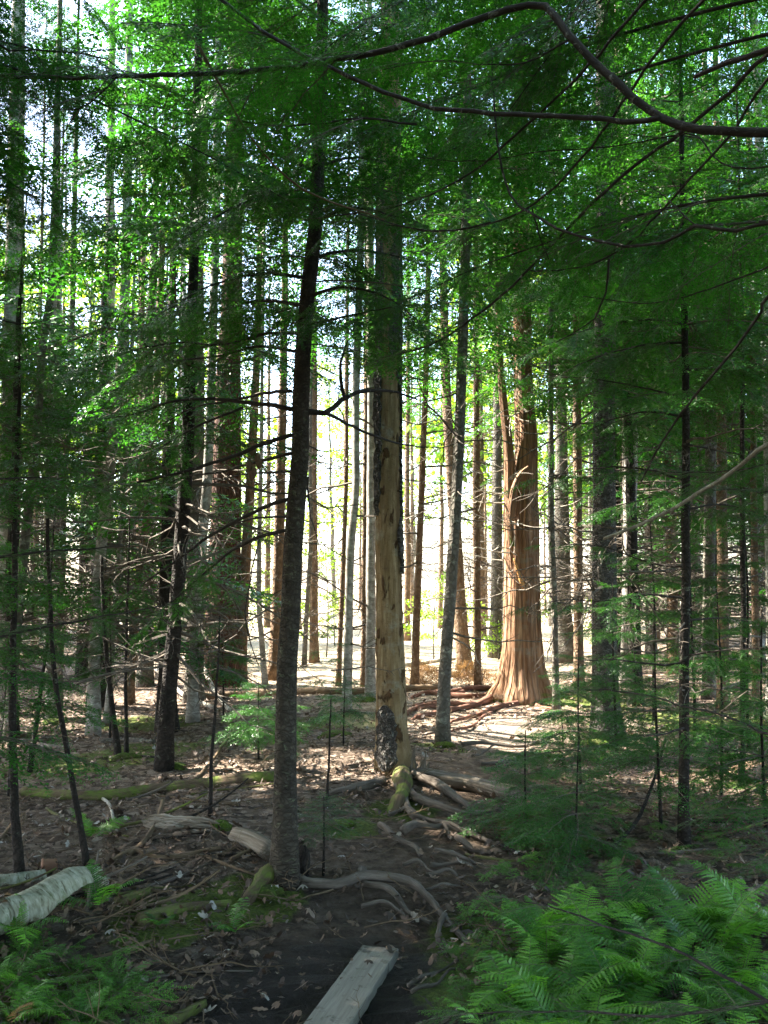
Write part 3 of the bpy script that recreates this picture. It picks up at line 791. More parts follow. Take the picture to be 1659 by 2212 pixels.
def boughs_of_front_conifer():
    root, path, b, d = T1
    rng = np.random.default_rng(77)
    B = lambda pts, dd, r0, r1, **k: bough(root, b, pts, d, d+dd, r0, r1, 'branch', rng=rng, **k)
    B([(660, 888), (700, 893), (735, 868), (768, 848), (810, 842), (850, 846), (900, 862)], .5, .016, .005)
    B([(745, 862), (738, 830), (736, 790), (742, 760), (752, 735)], .2, .011, .005)
    B([(700, 890), (745, 912), (800, 938), (870, 960), (960, 968)], .9, .010, .003)
    B([(630, 884), (590, 876), (550, 872), (500, 865), (440, 862), (370, 868), (300, 892), (225, 905)], .6, .013, .003, needles='fir', fr=(.72, .09, .35, .22, -.25))
    B([(628, 845), (575, 850), (500, 865), (420, 880), (350, 915)], 1.1, .010, .003)
    B([(630, 940), (565, 960), (520, 980), (450, 1003), (375, 1024), (296, 1042)], .2, .012, .006)
    B([(628, 980), (550, 1000), (475, 1020), (400, 1030), (320, 1060)], 1.0, .009, .003, needles='fir', fr=(.7, .1, .3, .2, -.3))
    B([(625, 1078), (575, 1095), (520, 1120), (450, 1160), (375, 1215), (300, 1268), (240, 1322)], .5, .011, .003, needles='fir', fr=(.75, .12, .25, .18, -.3))
    B([(625, 1116), (550, 1120), (475, 1140), (400, 1155)], .8, .007, .002)
    B([(620, 1145), (565, 1160), (500, 1190), (440, 1240), (370, 1300), (320, 1350)], .6, .010, .003, needles='fir', fr=(.45, .1, .34, .2, -.5))
    B([(628, 1018), (560, 1022), (500, 1030), (420, 1060)], 1.2, .007, .002)
    B([(525, 880), (450, 910), (400, 935), (325, 980), (250, 1023), (170, 1050)], .5, .007, .002, needles='fir', fr=(.35, .08, .42, .25, -.35), d_list=None)
    B([(640, 760), (560, 748), (470, 770), (350, 785), (230, 830)], .8, .009, .002, needles='fir', fr=(.55, .1, .4, .25, -.25))
    B([(645, 720), (570, 722), (480, 745), (380, 740), (280, 760), (190, 800)], 1.0, .009, .002, needles='fir', fr=(.5, .09, .45, .3, -.25))
    B([(655, 700), (720, 690), (800, 672), (880, 660)], -.6, .008, .002, needles='fir', fr=(.3, .07, .4, .25, -.3))
    B([(665, 1030), (666, 1070), (672, 1120), (690, 1180)], .1, .006, .002)
    B([(658, 960), (700, 975), (760, 968)], .4, .005, .002)
    B([(560, 1165), (545, 1230), (530, 1330), (545, 1400), (560, 1440)], .1, .004, .002)
    for pts, dd in (([(660, 640), (740, 620), (830, 640), (900, 690)], -.5), ([(668, 560), (760, 540), (880, 560), (960, 600)], .4), ([(672, 480), (760, 450), (870, 470)], -.6), ([(675, 430), (590, 420), (500, 450), (420, 500)], -.5),
                    ([(665, 600), (560, 590), (450, 620), (360, 670)], -.4), ([(660, 660), (560, 650), (440, 680), (330, 700)], .9), ([(680, 360), (780, 340), (900, 370)], .3), ([(680, 370), (580, 330), (470, 350), (380, 400)], .4)):
        B(pts, dd, .010, .002, needles='fir', fr=(.22, .065, .46, .26, -.3))
    # a cluster of old dark cones on the dead limb
    cn = np.random.default_rng(4)
    for X, Y in ((545, 962), (556, 978), (538, 995), (548, 1010), (560, 990), (543, 1016)):
        c = at(X, Y, d+.12)-b
        g = G()
        t = np.linspace(0, 1, 7)
        P = c + np.stack([t*0, t*0, -.055*t], -1)
        V, Fc, bc = tube(P, .016*np.sin(np.clip(t*pi*.9+.25, 0, pi))+.002, 8, .12, cn); g.add(V, Fc, 0, .5, bc)
        g.obj('cone', M['stick'], root)
boughs_of_front_conifer()

# ------------------------------------------------------------------ the pale snag
def roots_on(parent, base, lines, mat, dz=.35, seed=0, name='root', label=None):
    rng = np.random.default_rng(300+seed)
    for pts, w0, w1 in lines:
        w0 *= 1.05; w1 *= 1.0
        W = np.array([gp(X, Y) for X, Y in pts])
        d = W[:, 1].mean(); r0, r1 = px(w0, d)/2, px(w1, d)/2
        n = max(14, int(np.linalg.norm(np.diff(W, axis=0), axis=1).sum()/.035))
        Q = smoothline(W, n); rad = np.linspace(r0, r1, n)*(1+.12*np.sin(np.linspace(0, 9, n)+rng.uniform(0, 6)))
        t = np.linspace(0, 1, n)
        Q[:, :2] += np.cumsum(rng.normal(0, .0022, (n, 2)), 0)
        Q[:, 2] = ground(Q[:, 0], Q[:, 1]) + rad*dz + .012*np.sin(t*rng.uniform(4, 9)+rng.uniform(0, 6))
        Q[-3:, 2] -= np.array([.3, .8, 1.4])*rad[-1]*1.5
        g = G(); V, Fc, bc = tube(Q-base, rad, 10, .05, rng); g.add(V, Fc, 0, .5, bc)
        o = g.obj(name, M[mat], parent, True)
        if label: o['label'] = label

def shell(g, path, zs, rads, a0, a1, rng, n=10, thick=.012, jag=.07, mat=0, taper=True):
    """a plate of bark round part of a stem, with a torn edge"""
    m = len(zs)
    tz = np.linspace(0, 1, m); sh = np.clip(np.minimum(tz, 1-tz)*5, 0, 1)**.6 if taper else np.ones(m)
    cm = (a0+a1)/2; hw = (a1-a0)/2*(.25+.75*sh)
    a0 = cm-hw + .22*np.cumsum(rng.normal(0, .35, m)) if taper else a0; a1 = cm+hw if taper else a1
    lo = a0 + rng.normal(0, jag, m); hi = a1 + rng.normal(0, jag, m)
    k = np.linspace(0, 1, n)
    th = lo[:, None]*(1-k) + hi[:, None]*k
    C0 = np.array([path(z) for z in zs])
    out = []
    for add in (thick, -.004):
        r = rads[:, None] + add + .004*rng.standard_normal(th.shape)
        out.append(np.stack([C0[:, None, 0]+r*np.cos(th), C0[:, None, 1]+r*np.sin(th), np.broadcast_to(zs[:, None], th.shape)], -1))
    V = np.concatenate([o.reshape(-1, 3) for o in out])
    bc = np.concatenate([np.stack([rads[:, None]*np.cos(th), rads[:, None]*np.sin(th), np.broadcast_to(zs[:, None], th.shape)], -1).reshape(-1, 3)]*2)
    i = (np.arange(m-1)[:, None]*n + np.arange(n-1)[None]).ravel(); o = m*n
    Fc = [np.stack([i, i+1, i+n+1, i+n], -1)]
    r_ = np.arange(m-1)*n
    Fc += [np.stack([r_, r_+n, r_+n+o, r_+o], -1), np.stack([r_+n-1, r_+2*n-1, r_+2*n-1+o, r_+n-1+o], -1)]
    c_ = np.arange(n-1)
    Fc += [np.stack([c_, c_+1, c_+1+o, c_+o], -1), np.stack([c_+(m-1)*n, c_+1+(m-1)*n, c_+1+(m-1)*n+o, c_+(m-1)*n+o], -1)]
    g.add(V, np.vstack(Fc), mat, .5, bc)

def snag():
    rng = np.random.default_rng(21)
    b = gp(856, 1668); d = b[1]
    root = thing('snag', 'pale decayed snag full of woodpecker holes, dark bark plates clinging on, in the middle', 'dead tree', b)
    pts = [(856, 1668), (848, 1592), (842, 1331), (838, 1110), (838, 853), (840, 600), (842, 300)]
    P = stem_path(pts, d, 8.5, b)
    n = 150; Q = smoothline(P, n); Q[0, 2] -= .08
    zt = Q[:, 2]
    w = np.interp(zt, [0, .25, 1.2, 2.2, 3.2, 5, 8.5], [88, 67, 56, 53, 52, 45, 26])
    rad = px(w, d)/2
    def path(z): return np.array([np.interp(z, zt, Q[:, 0]), np.interp(z, zt, Q[:, 1]), z])
    def rf(th, s):
        r = 1 + .04*np.sin(3*th+s*2.3) + .03*np.sin(7*th-s*3.1+1) + .09*np.exp(-s/.22)*np.sin(4*th+.6)
        # long rotted hollows
        for ta, sa, wt, ws, dp in ((-1.2, .42, .22, .2, .25), (-1.25, .95, .16, .13, .22), (-1.15, 1.65, .14, .08, .22), (-1.7, 2.2, .2, .1, .2), (-2.6, 1.0, .3, .8, .25), (-1.3, 2.55, .16, .16, .2), (-1.35, 3.05, .3, .3, .18)):
            r = r - dp*np.exp(-((np.mod(th-ta+pi, 2*pi)-pi)/wt)**2 - ((s-sa)/ws)**2)
        return r
    # tube() angles start along A = T x ref; for an upright stem that is the +x side
    g = G(); V, Fc, bc = tube(Q, rad, 44, .020, rng, rf); g.add(V, Fc, 0, .5, bc)
    g.obj('trunk', M['snag'], root, True)
    z = lambda Y: float(at(838, Y, d)[2]-b[2])
    for (ya, yb, a0, a1) in ((1115, 838, -2.95, -2.15), (940, 300, -3.3, -2.1), (1240, 850, -.75, .25), (900, 300, -.85, .9), (1690, 1520, -2.75, -1.4), (860, 300, .9, 3.0), (800, 300, -2.2, -.7)):
        zs = np.linspace(max(z(ya), .03), z(yb), max(8, int(abs(ya-yb)/9)))
        rr = np.interp(zs, zt, rad)*1.03
        g = G(); shell(g, path, zs, rr, a0, a1, rng)
        g.obj('bark_plate', M['scaly'], root)
    # splintered roots and the mossy foot
    roots_on(root, b, [([(880, 1670), (910, 1687), (954, 1700), (994, 1726), (1022, 1746)], 26, 12), ([(870, 1690), (901, 1730), (950, 1750), (1000, 1763), (1065, 1754), (1085, 1740)], 22, 9),
                       ([(860, 1690), (868, 1720), (880, 1750), (905, 1775)], 26, 12), ([(830, 1690), (790, 1700), (740, 1712), (690, 1716)], 24, 10)], 'root', .45, 1)
    roots_on(root, b, [([(866, 1672), (868, 1700), (862, 1730), (845, 1752)], 44, 26)], 'mossroot', .5, 2, label='bright green mossy root')
    g = G()
    for i in range(16):
        a = rng.uniform(-1.2, .5); r = rng.uniform(.10, .22); h = rng.uniform(.06, .28)*(1.2-r*3)
        p = np.array([r*cos(a), r*sin(a), -.04]); q = p*1. + np.array([.03*cos(a), .03*sin(a), h])
        V, Fc, bc = tube(smoothline([p, (p+q)/2+.005, q], 5), np.array([.02, .017, .014, .009, .002]), 5, .15, rng); g.add(V, Fc, 0, .5, bc)
    g.obj('splinters', M['deadwood'], root)
    # dead twigs on the snag's upper half
    its = [(int(rng.integers(99)), rot(rng.uniform(0, 6.3), rng.normal(0, .2), rng.uniform(0, 6))*rng.uniform(.3, .7), path(rng.uniform(2.6, 5)), 0.) for _ in range(14)]
    g = G(); scatter(g, DEAD, its); kind(g.obj('dead_twigs', M['twig'], root), 'stuff')
    return root, b
snag()

# ------------------------------------------------------------------ the orange cedar
def cedar():
    rng = np.random.default_rng(31)
    b = gp(1128, 1516); d = b[1]
    root = thing('cedar_tree', 'big orange stringy-barked cedar with flared foot and split twin stem', 'tree', b)
    zc = lambda Y: float(at(1128, Y, d)[2]-b[2])
    zsplit = zc(1120)
    pts = [(1128, 1516), (1129, 1400), (1128, 1250), (1128, 1100), (1136, 1000), (1137, 935), (1130, 806), (1128, 600)]
    P = stem_path(pts, d, 14, b); n = 130
    Q = smoothline(P, n); Q[0, 2] -= .1; zt = Q[:, 2]
    w = np.interp(zt, [-.1, .05, .2, .45, .8, zc(1250), zc(1120), zc(1000), zc(850), 14], [150, 132, 104, 84, 74, 70, 70, 48, 40, 8])
    rad = px(w, d)/2
    def rf(th, s):
        e = np.exp(-s/.35)
        return 1 + (.05+.15*e)*np.sin(4*th+.7+s*.25) + (.035+.06*e)*np.sin(7*th+2-s*.2) + .025*np.sin(11*th+s*.5) + .018*np.sin(17*th-s*.6)
    g = G(); V, Fc, bc = tube(Q, rad, 64, .008, rng, rf); g.add(V, Fc, 0, .5, bc)
    g.obj('trunk', M['cedar'], root, True)
    def path(z): return np.array([np.interp(z, zt, Q[:, 0]), np.interp(z, zt, Q[:, 1]), z])
    W = np.array([at(X, Y, d-.02) for X, Y in ((1118, 1330), (1110, 1230), (1104, 1150), (1100, 1060), (1098, 978), (1089, 900), (1080, 806), (1074, 700), (1072, 620))]) - b
    W[:, 1] -= np.linspace(.02, .10, len(W))
    S = smoothline(W, 60)
    g = G(); V, Fc, bc = tube(S, px(np.interp(np.linspace(0, 1, 60), [0, .2, .45, .7, 1], [26, 30, 22, 15, 4]), d)/2, 30, .01, rng, lambda th, s: 1+.06*np.sin(5*th+s)+.03*np.sin(9*th)); g.add(V, Fc, 0, .5, bc)
    g.obj('side_stem', M['cedar'], root, True)
    # curled-over lip across the split, and the torn orange strip
    W = np.array([at(X, Y, d-.26) for X, Y in ((1108, 1180), (1104, 1120), (1110, 1060), (1124, 1025), (1142, 1010))]) - b
    g = G(); V, Fc, bc = tube(smoothline(W, 24), px(np.interp(np.linspace(0, 1, 24), [0, .5, 1], [10, 16, 10]), d)/2, 10, .03, rng); g.add(V, Fc, 0, .5, bc)
    g.obj('bark_lip', M['cedar'], root, True)
    W = np.array([at(X, Y, d-.30) for X, Y in ((1110, 1206), (1118, 1230), (1126, 1255), (1132, 1275))]) - b
    g = G(); V, Fc, bc = tube(smoothline(W, 12), px(np.array([3, 4, 5, 6, 6, 7, 7, 8, 9, 9, 7, 3]), d)/2, 8, .06, rng); g.add(V, Fc, 0, .5, bc)
    g.obj('torn_strip', M['cedarwood'], root, True)
    c = crown(path, 3.5, 14, 1.7, 8, rng, None, base=b, carve=False); c.obj('crown', [M['twig'], M['far']], root)
    its = [(int(rng.integers(99)), rot(rng.uniform(0, 6.3), rng.normal(-.1, .2), rng.uniform(0, 6))*rng.uniform(.5, 1.1), path(rng.uniform(1.6, 4.8)), 0.) for _ in range(46)]
    g = G(); scatter(g, DEAD, its); kind(g.obj('dead_twigs', M['palestick'], root), 'stuff')  # paler material than other dead twigs, standing in for sunlight on them
    roots_on(root, b, [([(1085, 1494), (1071, 1493), (1020, 1491), (976, 1496), (930, 1492)], 15, 8), ([(1080, 1500), (1057, 1504), (1002, 1508), (928, 1500), (880, 1510)], 16, 8),
                       ([(1090, 1502), (1075, 1506), (1038, 1523), (983, 1534), (928, 1545), (891, 1552)], 18, 9), ([(1060, 1512), (1020, 1523), (965, 1523), (910, 1528), (878, 1545)], 13, 7),
                       ([(1127, 1522), (1057, 1538), (1002, 1552), (965, 1564)], 15, 6), ([(1000, 1500), (960, 1512), (915, 1520), (882, 1526)], 10, 5), ([(980, 1532), (930, 1530), (895, 1536)], 9, 4),
                       ([(1060, 1545), (1030, 1562), (990, 1580), (950, 1590)], 8, 4), ([(1150, 1518), (1170, 1530), (1200, 1535)], 12, 6)], 'redroot', .55, 3)
    roots_on(root, b, [([(1165, 1500), (1200, 1503), (1245, 1512), (1280, 1520)], 22, 12), ([(1082, 1490), (1068, 1500), (1052, 1508)], 26, 14)], 'mossroot', .6, 4, label='moss-covered root')
cedar()

# ------------------------------------------------------------------ the overhanging hemlock, rooted just outside the frame on the right
def curtain(root, b, W, rng, s0, mat='hem', len0=.5, len1=.34):
    Q = smoothline(np.array(W)-b, 46)
    L = np.linalg.norm(np.diff(Q, axis=0), axis=1).sum()
    g = G(); V, Fc, bc = tube(Q, np.linspace(.0085, .0018, 46), 5, .05, rng); g.add(V, Fc, 0, .5, bc)
    o = g.obj('branch', M['branch'], root, True)
    g = G(); its = {}; u = s0; side = 1
    while u <= 1:
        i = min(int(u*45), 44); t = Q[i+1]-Q[i]; t /= np.linalg.norm(t)
        p = Q[i]+b; dd = np.linalg.norm(p-[0, 0, CAMZ])
        l = (len0+(len1-len0)*(u-s0)/(1-s0))*rng.uniform(.6, 1.25)
        az = atan2(t[1], t[0]) + side*rng.uniform(.4, 1.2)
        lod = 0 if dd < 3.9 else 1
        its.setdefault(lod, []).append((int(rng.integers(99)), rot(az, rng.normal(-.38, .2), rng.normal(0, .3))*(l/LIB_L[lod]), Q[i], rng.normal(0, .13)))
        side = -side; u += .075/L
    for lod, i in its.items(): scatter(g, LIB[lod], i)
    g.obj('needles', [M['twig'], M[mat]], o)

def hemlock():
    rng = np.random.default_rng(41)
    b = np.array([1.75, 2.55, 0.]); b[2] = float(ground(b[0], b[1]))
    root = thing('hemlock_tree', 'overhanging hemlock whose long dark bare branches arch across the top of the view', 'tree', b)
    n = 40; z = np.linspace(-.1, 9, n)
    Q = np.stack([.05*np.sin(z*.8), .04*np.cos(z*.7)-.04, z], -1)
    g = G(); V, Fc, bc = tube(Q, np.linspace(.11, .02, n), 16, .02, rng); g.add(V, Fc, 0, .5, bc)
    g.obj('trunk', M['dark'], root, True)
    def B(pts, d0, d1, w0, w1, fr=None, mat='branch', lod=0):
        return bough(root, b, pts, d0, d1, px(w0, d0)/2, px(w1, d1)/2, mat, 'hem', fr, rng, lod=lod)
    B([(1800, 340), (1700, 292), (1560, 283), (1470, 275), (1400, 235), (1310, 160), (1230, 80), (1160, 10), (1000, 55), (850, 105), (700, 132), (550, 152), (400, 160), (200, 166), (0, 168), (-120, 180)], 2.5, 3.3, 23, 8, (.52, .13, .42, .36, -.3))
    B([(1425, 255), (1360, 262), (1200, 250), (1000, 240), (860, 210), (700, 138), (600, 88), (480, 0), (400, -70)], 2.62, 3.2, 13, 7, (.6, .16, .36, .26, -.2))
    B([(1800, 455), (1659, 482), (1580, 500), (1500, 487), (1455, 515), (1380, 532), (1305, 525), (1220, 500), (1155, 465), (1105, 425), (1078, 325), (1065, 200), (1060, 90)], 2.5, 3.4, 10, 4)
    B([(1800, 0), (1659, 117), (1580, 195), (1480, 280), (1380, 350), (1280, 440), (1205, 515), (1105, 620), (1030, 680), (940, 740), (860, 765)], 2.4, 4.1, 12, 4, (.8, .12, .36, .22, -.3))
    B([(1640, -120), (1520, 0), (1430, 100), (1370, 185), (1305, 280), (1255, 345), (1180, 420), (1140, 450), (1070, 480), (960, 500), (830, 485)], 2.5, 3.9, 10, 3, (.75, .13, .34, .2, -.3))
    B([(1480, -100), (1395, 0), (1305, 105), (1255, 160), (1180, 235), (1105, 300), (1030, 365), (930, 420), (830, 450), (700, 470)], 2.6, 3.9, 9, 3, (.68, .12, .36, .22, -.3))
    B([(1800, 60), (1659, 170), (1580, 290), (1480, 400), (1420, 465), (1355, 530), (1280, 570), (1190, 585), (1110, 580)], 2.4, 3.8, 9, 3)
    B([(1800, 60), (1659, 108), (1580, 133), (1500, 166)], 2.3, 2.6, 17, 11)
    B([(1800, 520), (1659, 640), (1640, 678), (1555, 793), (1495, 863), (1450, 923), (1405, 998), (1385, 1040)], 2.2, 3.2, 9, 4)
    B([(1800, 900), (1659, 958), (1610, 998), (1530, 1053), (1455, 1098), (1380, 1133), (1305, 1163)], 2.3, 3.3, 12, 7, mat='lichenbranch')
    B([(1315, 560), (1310, 625), (1290, 675), (1270, 700), (1200, 740)], 3.2, 3.6, 6, 2)
    B([(1150, 450), (1170, 520), (1185, 560)], 3.3, 3.4, 4, 2)
    B([(1800, 330), (1659, 360), (1560, 355), (1500, 290), (1420, 300), (1300, 318), (1150, 330), (1020, 350), (900, 340)], 2.7, 3.8, 5, 2)
    B([(1700, 560), (1600, 600), (1480, 640), (1380, 655), (1260, 640)], 2.8, 3.8, 5, 2)
    B([(1500, 485), (1450, 440), (1400, 400), (1330, 370)], 2.8, 3.3, 4, 2)
    B([(1060, 480), (950, 500), (880, 490), (800, 470), (730, 440)], 3.2, 3.6, 4, 2)
    B([(1240, 80), (1150, 130), (1060, 140), (940, 130), (830, 150)], 2.9, 3.4, 5, 2, (.5, .16, .3, .2, -.3))
    B([(430, 100), (480, 190), (530, 280), (620, 385), (700, 430), (830, 475)], 3.2, 3.6, 7, 4, mat='stick')
    B([(-60, 30), (0, 105), (100, 108), (215, 122), (275, 162)], 3.0, 3.2, 5, 3, (.1, .1, .36, .26, -.3))
    B([(900, 268), (780, 255), (640, 272), (520, 262), (380, 240)], 3.2, 3.5, 6, 2, (.25, .13, .36, .24, -.3))
    B([(250, 170), (180, 230), (110, 230), (60, 200)], 3.1, 3.2, 4, 2, (.2, .11, .34, .22, -.35))
    for k in range(13):
        X, Y = rng.uniform(250, 1640), rng.uniform(-60, 680)
        if X < 700 and Y > 420: continue
        d1 = rng.uniform(3.2, 4.9); e = at(X, Y, d1)
        s0 = np.array([b[0], b[1], max(2.1, e[2]+rng.uniform(-.5, .9))]); m_ = (s0+e)/2 + [rng.normal(0, .15), rng.normal(0, .15), rng.uniform(.05, .3)]
        curtain(root, b, [s0, s0*.6+e*.4+[0, 0, rng.uniform(.05, .25)], m_*.3+e*.7-(e-s0)*.1+[0, 0, .08], e], rng, .40)
    # crown above the frame and outside it on the right
    def path(zz): return np.array([np.interp(zz, Q[:, 2], Q[:, 0]), np.interp(zz, Q[:, 2], Q[:, 1]), zz])
    c = crown(path, 3.2, 9, 1.5, 9, rng, None, base=b, side=lambda az, zz: zz > 4.6 or cos(az) > -.1, lodmin=1)
    c.obj('crown', [M['twig'], M['hem']], root)
hemlock()

def left_hemlock():
    rng = np.random.default_rng(43)
    b = np.array([-1.95, 3.3, 0.]); b[2] = float(ground(b[0], b[1]))
    root = thing('hemlock_tree', 'hemlock just outside the left edge whose green sprays fill the upper left', 'tree', b)
    n = 30; z = np.linspace(-.1, 7, n)
    Q = np.stack([.05*np.sin(z*.9), .04*np.cos(z*.7)-.04, z], -1)
    g = G(); V, Fc, bc = tube(Q, np.linspace(.075, .02, n), 14, .02, rng); g.add(V, Fc, 0, .5, bc)
    g.obj('trunk', M['dark'], root, True)
    for k in range(12):
        X, Y = rng.uniform(-40, 640), rng.uniform(-60, 700)
        if X > 350 and Y > 520: continue
        e = at(X, Y, rng.uniform(3.3, 5.0))
        s0 = np.array([b[0], b[1], max(2.0, e[2]+rng.uniform(-.5, .8))])
        curtain(root, b, [s0, s0*.6+e*.4+[0, 0, rng.uniform(.05, .2)], s0*.25+e*.75+[0, 0, .06], e], rng, .25)
    def path(zz): return np.array([np.interp(zz, Q[:, 2], Q[:, 0]), np.interp(zz, Q[:, 2], Q[:, 1]), zz])
    c = crown(path, 3.4, 7, 1.3, 6, rng, None, base=b, lodmin=1); c.obj('crown', [M['twig'], M['hem']], root)
left_hemlock()

# ------------------------------------------------------------------ understory firs
def young_fir(label, base, h, Lmax, tiers, seed, d=None, lean=0., lod=1, z0=.15, name='young_fir', cat='young fir', extra=(), group=None, mat='fir', per=5, seg=False):
    rng = np.random.default_rng(2000+seed)
    b = gp(*base) if not isinstance(base, np.ndarray) else base
    root = thing(name, label, cat, b, group)
    n = 14; z = np.linspace(-.03, h, n)
    Q = np.stack([lean*z + .012*np.sin(z*3+seed), .012*np.cos(z*2.5), z], -1)
    g = G(); V, Fc, bc = tube(Q, np.linspace(.006+.005*h, .003, n), 7, .04, rng); g.add(V, Fc, 0, .5, bc)
    g.obj('stem', M['black'], root, True)
    g = G(); its = {}
    tiers = int(tiers*1.15+.5)
    for t in range(tiers):
        rel = (t+.5)/tiers; zz = z0*h + (h-z0*h)*rel
        L = Lmax*(1-rel)**.7*rng.uniform(.8, 1.1)+.06
        a0 = rng.uniform(0, 6.3)
        for k in range(per+2):
            az = a0 + k*2*pi/per + rng.normal(0, .3); el = -.12+.45*rel+rng.normal(0, .1)
            c = np.array([np.interp(zz, z, Q[:, 0]), 0, zz])
            l = L*rng.uniform(.7, 1.15)
            if lod == 0 and l > .45:
                Rm = rot(az, el)
                for j in range(3):
                    off = Rm @ np.array([l*(.1+.3*j), 0, -.05*l*j*j*.3])
                    its.setdefault(0, []).append((int(rng.integers(99)), rot(az+(-1)**j*rng.uniform(.2, .6), el, rng.normal(0, .15))*(l*.55/.55), c+off, rng.normal(0, .12)))
            else:
                its.setdefault(lod, []).append((int(rng.integers(99)), rot(az, el, rng.normal(0, .15))*(l/LIB_L[lod]), c, rng.normal(0, .12)))
    for l, i in its.items(): scatter(g, LIB[l], i)
    g.obj('boughs', [M['twig'], M[mat]], root)
    for pts, d0, d1, w0, w1, fr, ld in extra:
        bough(root, b, pts, d0, d1, px(w0, d0)/2, px(w1, d1)/2, 'branch', mat, fr, rng, lod=ld)
    return root

def understory():
    young_fir('tiny umbrella-shaped fir seedling beside the foot of the lichen-spotted conifer', (694, 1882), .36, .20, 3, 1, lod=0, z0=.6, name='fir_seedling', cat='seedling', per=7)
    young_fir('knee-high fir left of the black young fir, its lowest boughs over sunlit leaves', (1425, 1790), 1.15, .62, 5, 2, z0=.3)
    young_fir('feathery young fir between the trampled path and the grey scaly spruce', (1255, 1700), .95, .62, 5, 3, z0=.2)
    young_fir('low spreading fir bush right of the tangled path roots', (1140, 1790), .55, .50, 4, 4, z0=.1)
    young_fir('small fir with dark drooping tips behind the fern patch', (1250, 1850), .6, .5, 4, 5, z0=.1)
    young_fir('layered young fir right of the black young fir', (1560, 1720), 1.4, .65, 4, 6, z0=.3)
    young_fir('tall young fir with flat tiers hiding the foot of the stout brown trunk', (1500, 1600), 2.2, .75, 4, 7, z0=.35)
    young_fir('broad young fir in front of the pale trunk beside the scaly spruce', (1330, 1630), 1.5, .65, 4, 8, z0=.35)
    young_fir('leafy young fir filling the right edge low down', (1655, 1790), 1.3, .7, 6, 9, z0=.15)
    young_fir('fir seedling in the shade by the mossy fallen trunk', (560, 1640), .6, .45, 4, 10, z0=.3, name='fir_seedling', cat='seedling')
    young_fir('green fir seedling left of the snag foot', (745, 1610), .55, .5, 3, 11, z0=.4, name='fir_seedling', cat='seedling')
    young_fir('bushy young fir under the pale trunk at the far left edge', (20, 1720), 1.9, .8, 7, 12, z0=.3)
    young_fir('young fir with level tiers behind the leaning dark sapling', (235, 1600), 1.5, .6, 5, 13, z0=.4)
    young_fir('slight fir seedling in front of the massive red pine', (480, 1560), 1.2, .55, 4, 14, z0=.4, name='fir_seedling', cat='seedling')
    young_fir('sunny green seedling at the path edge below the cedar', (1215, 1620), .45, .45, 3, 15, z0=.2, name='fir_seedling', cat='seedling')
    young_fir('young fir drooping behind the pencil-thin dark stem', (1620, 1620), 2.3, .75, 5, 16, z0=.3)
    young_fir('deep green young fir in the thicket right of the scaly spruce', (1415, 1560), 2.5, .7, 4, 17, z0=.4)
    # two firs rooted just outside the frame whose boughs reach in
    b = np.array([-1.75, 3.9, 0.]); b[2] = float(ground(*b[:2]))
    young_fir('fir reaching bright flat boughs in from the left edge at mid height', b, 3.4, .75, 8, 21, z0=.2, extra=[
        ([(-60, 1215), (0, 1205), (110, 1190), (215, 1185), (300, 1175)], 3.9, 4.3, 7, 2, (.15, .09, .24, .18, -.12), 0),
        ([(-60, 1390), (0, 1375), (120, 1350), (260, 1325), (385, 1303)], 3.8, 4.4, 7, 2, (.12, .085, .22, .16, -.1), 0),
        ([(-60, 1030), (0, 1035), (80, 1030), (170, 1045), (230, 1060)], 3.9, 4.4, 6, 2, (.15, .09, .26, .18, -.2), 0),
        ([(-60, 650), (0, 690), (60, 700), (110, 690)], 3.9, 4.2, 6, 2, (.1, .09, .3, .2, -.2), 0),
        ([(-60, 420), (0, 400), (60, 420), (120, 440)], 3.9, 4.2, 6, 2, (.1, .08, .32, .22, -.25), 0)])
    b = np.array([1.6, 2.75, 0.]); b[2] = float(ground(*b[:2]))
    young_fir('fir reaching long needled boughs over the fern patch from the right edge', b, 1.5, .5, 5, 22, z0=.35, lod=0, extra=[
        ([(1700, 2190), (1635, 2149), (1538, 2095), (1480, 2060), (1403, 2029), (1318, 2006), (1248, 1975), (1190, 1959), (1132, 1948)], 2.7, 3.1, 9, 3, (.12, .11, .2, .14, -.05), 0),
        ([(1700, 2150), (1597, 2176), (1500, 2190), (1403, 2195), (1287, 2188), (1171, 2184), (1030, 2190)], 2.55, 2.9, 8, 3, (.1, .075, .2, .15, -.05), 0),
        ([(1700, 1740), (1640, 1745), (1590, 1755), (1530, 1765)], 2.9, 3.2, 5, 2, (.1, .08, .2, .15, -.1), 0),
        ([(1720, 1830), (1650, 1835), (1590, 1845)], 2.9, 3.1, 5, 2, (.1, .08, .2, .15, -.1), 0),
        ([(1720, 1590), (1655, 1585), (1603, 1561), (1534, 1537), (1465, 1523), (1416, 1506), (1326, 1492), (1265, 1490)], 2.8, 3.9, 7, 3, (.2, .085, .2, .16, -.08), 0),
        ([(1720, 1060), (1655, 1062), (1600, 1058), (1540, 1060)], 2.8, 3.3, 5, 2, (.1, .08, .26, .18, -.1), 0),
        ([(1720, 985), (1620, 1010), (1540, 1020), (1450, 1020)], 3.2, 3.8, 5, 2, (.1, .08, .26, .2, -.15), 0)])
    # long flat boughs of the black young fir
    root, path, b, d = T7
    rng = np.random.default_rng(91)
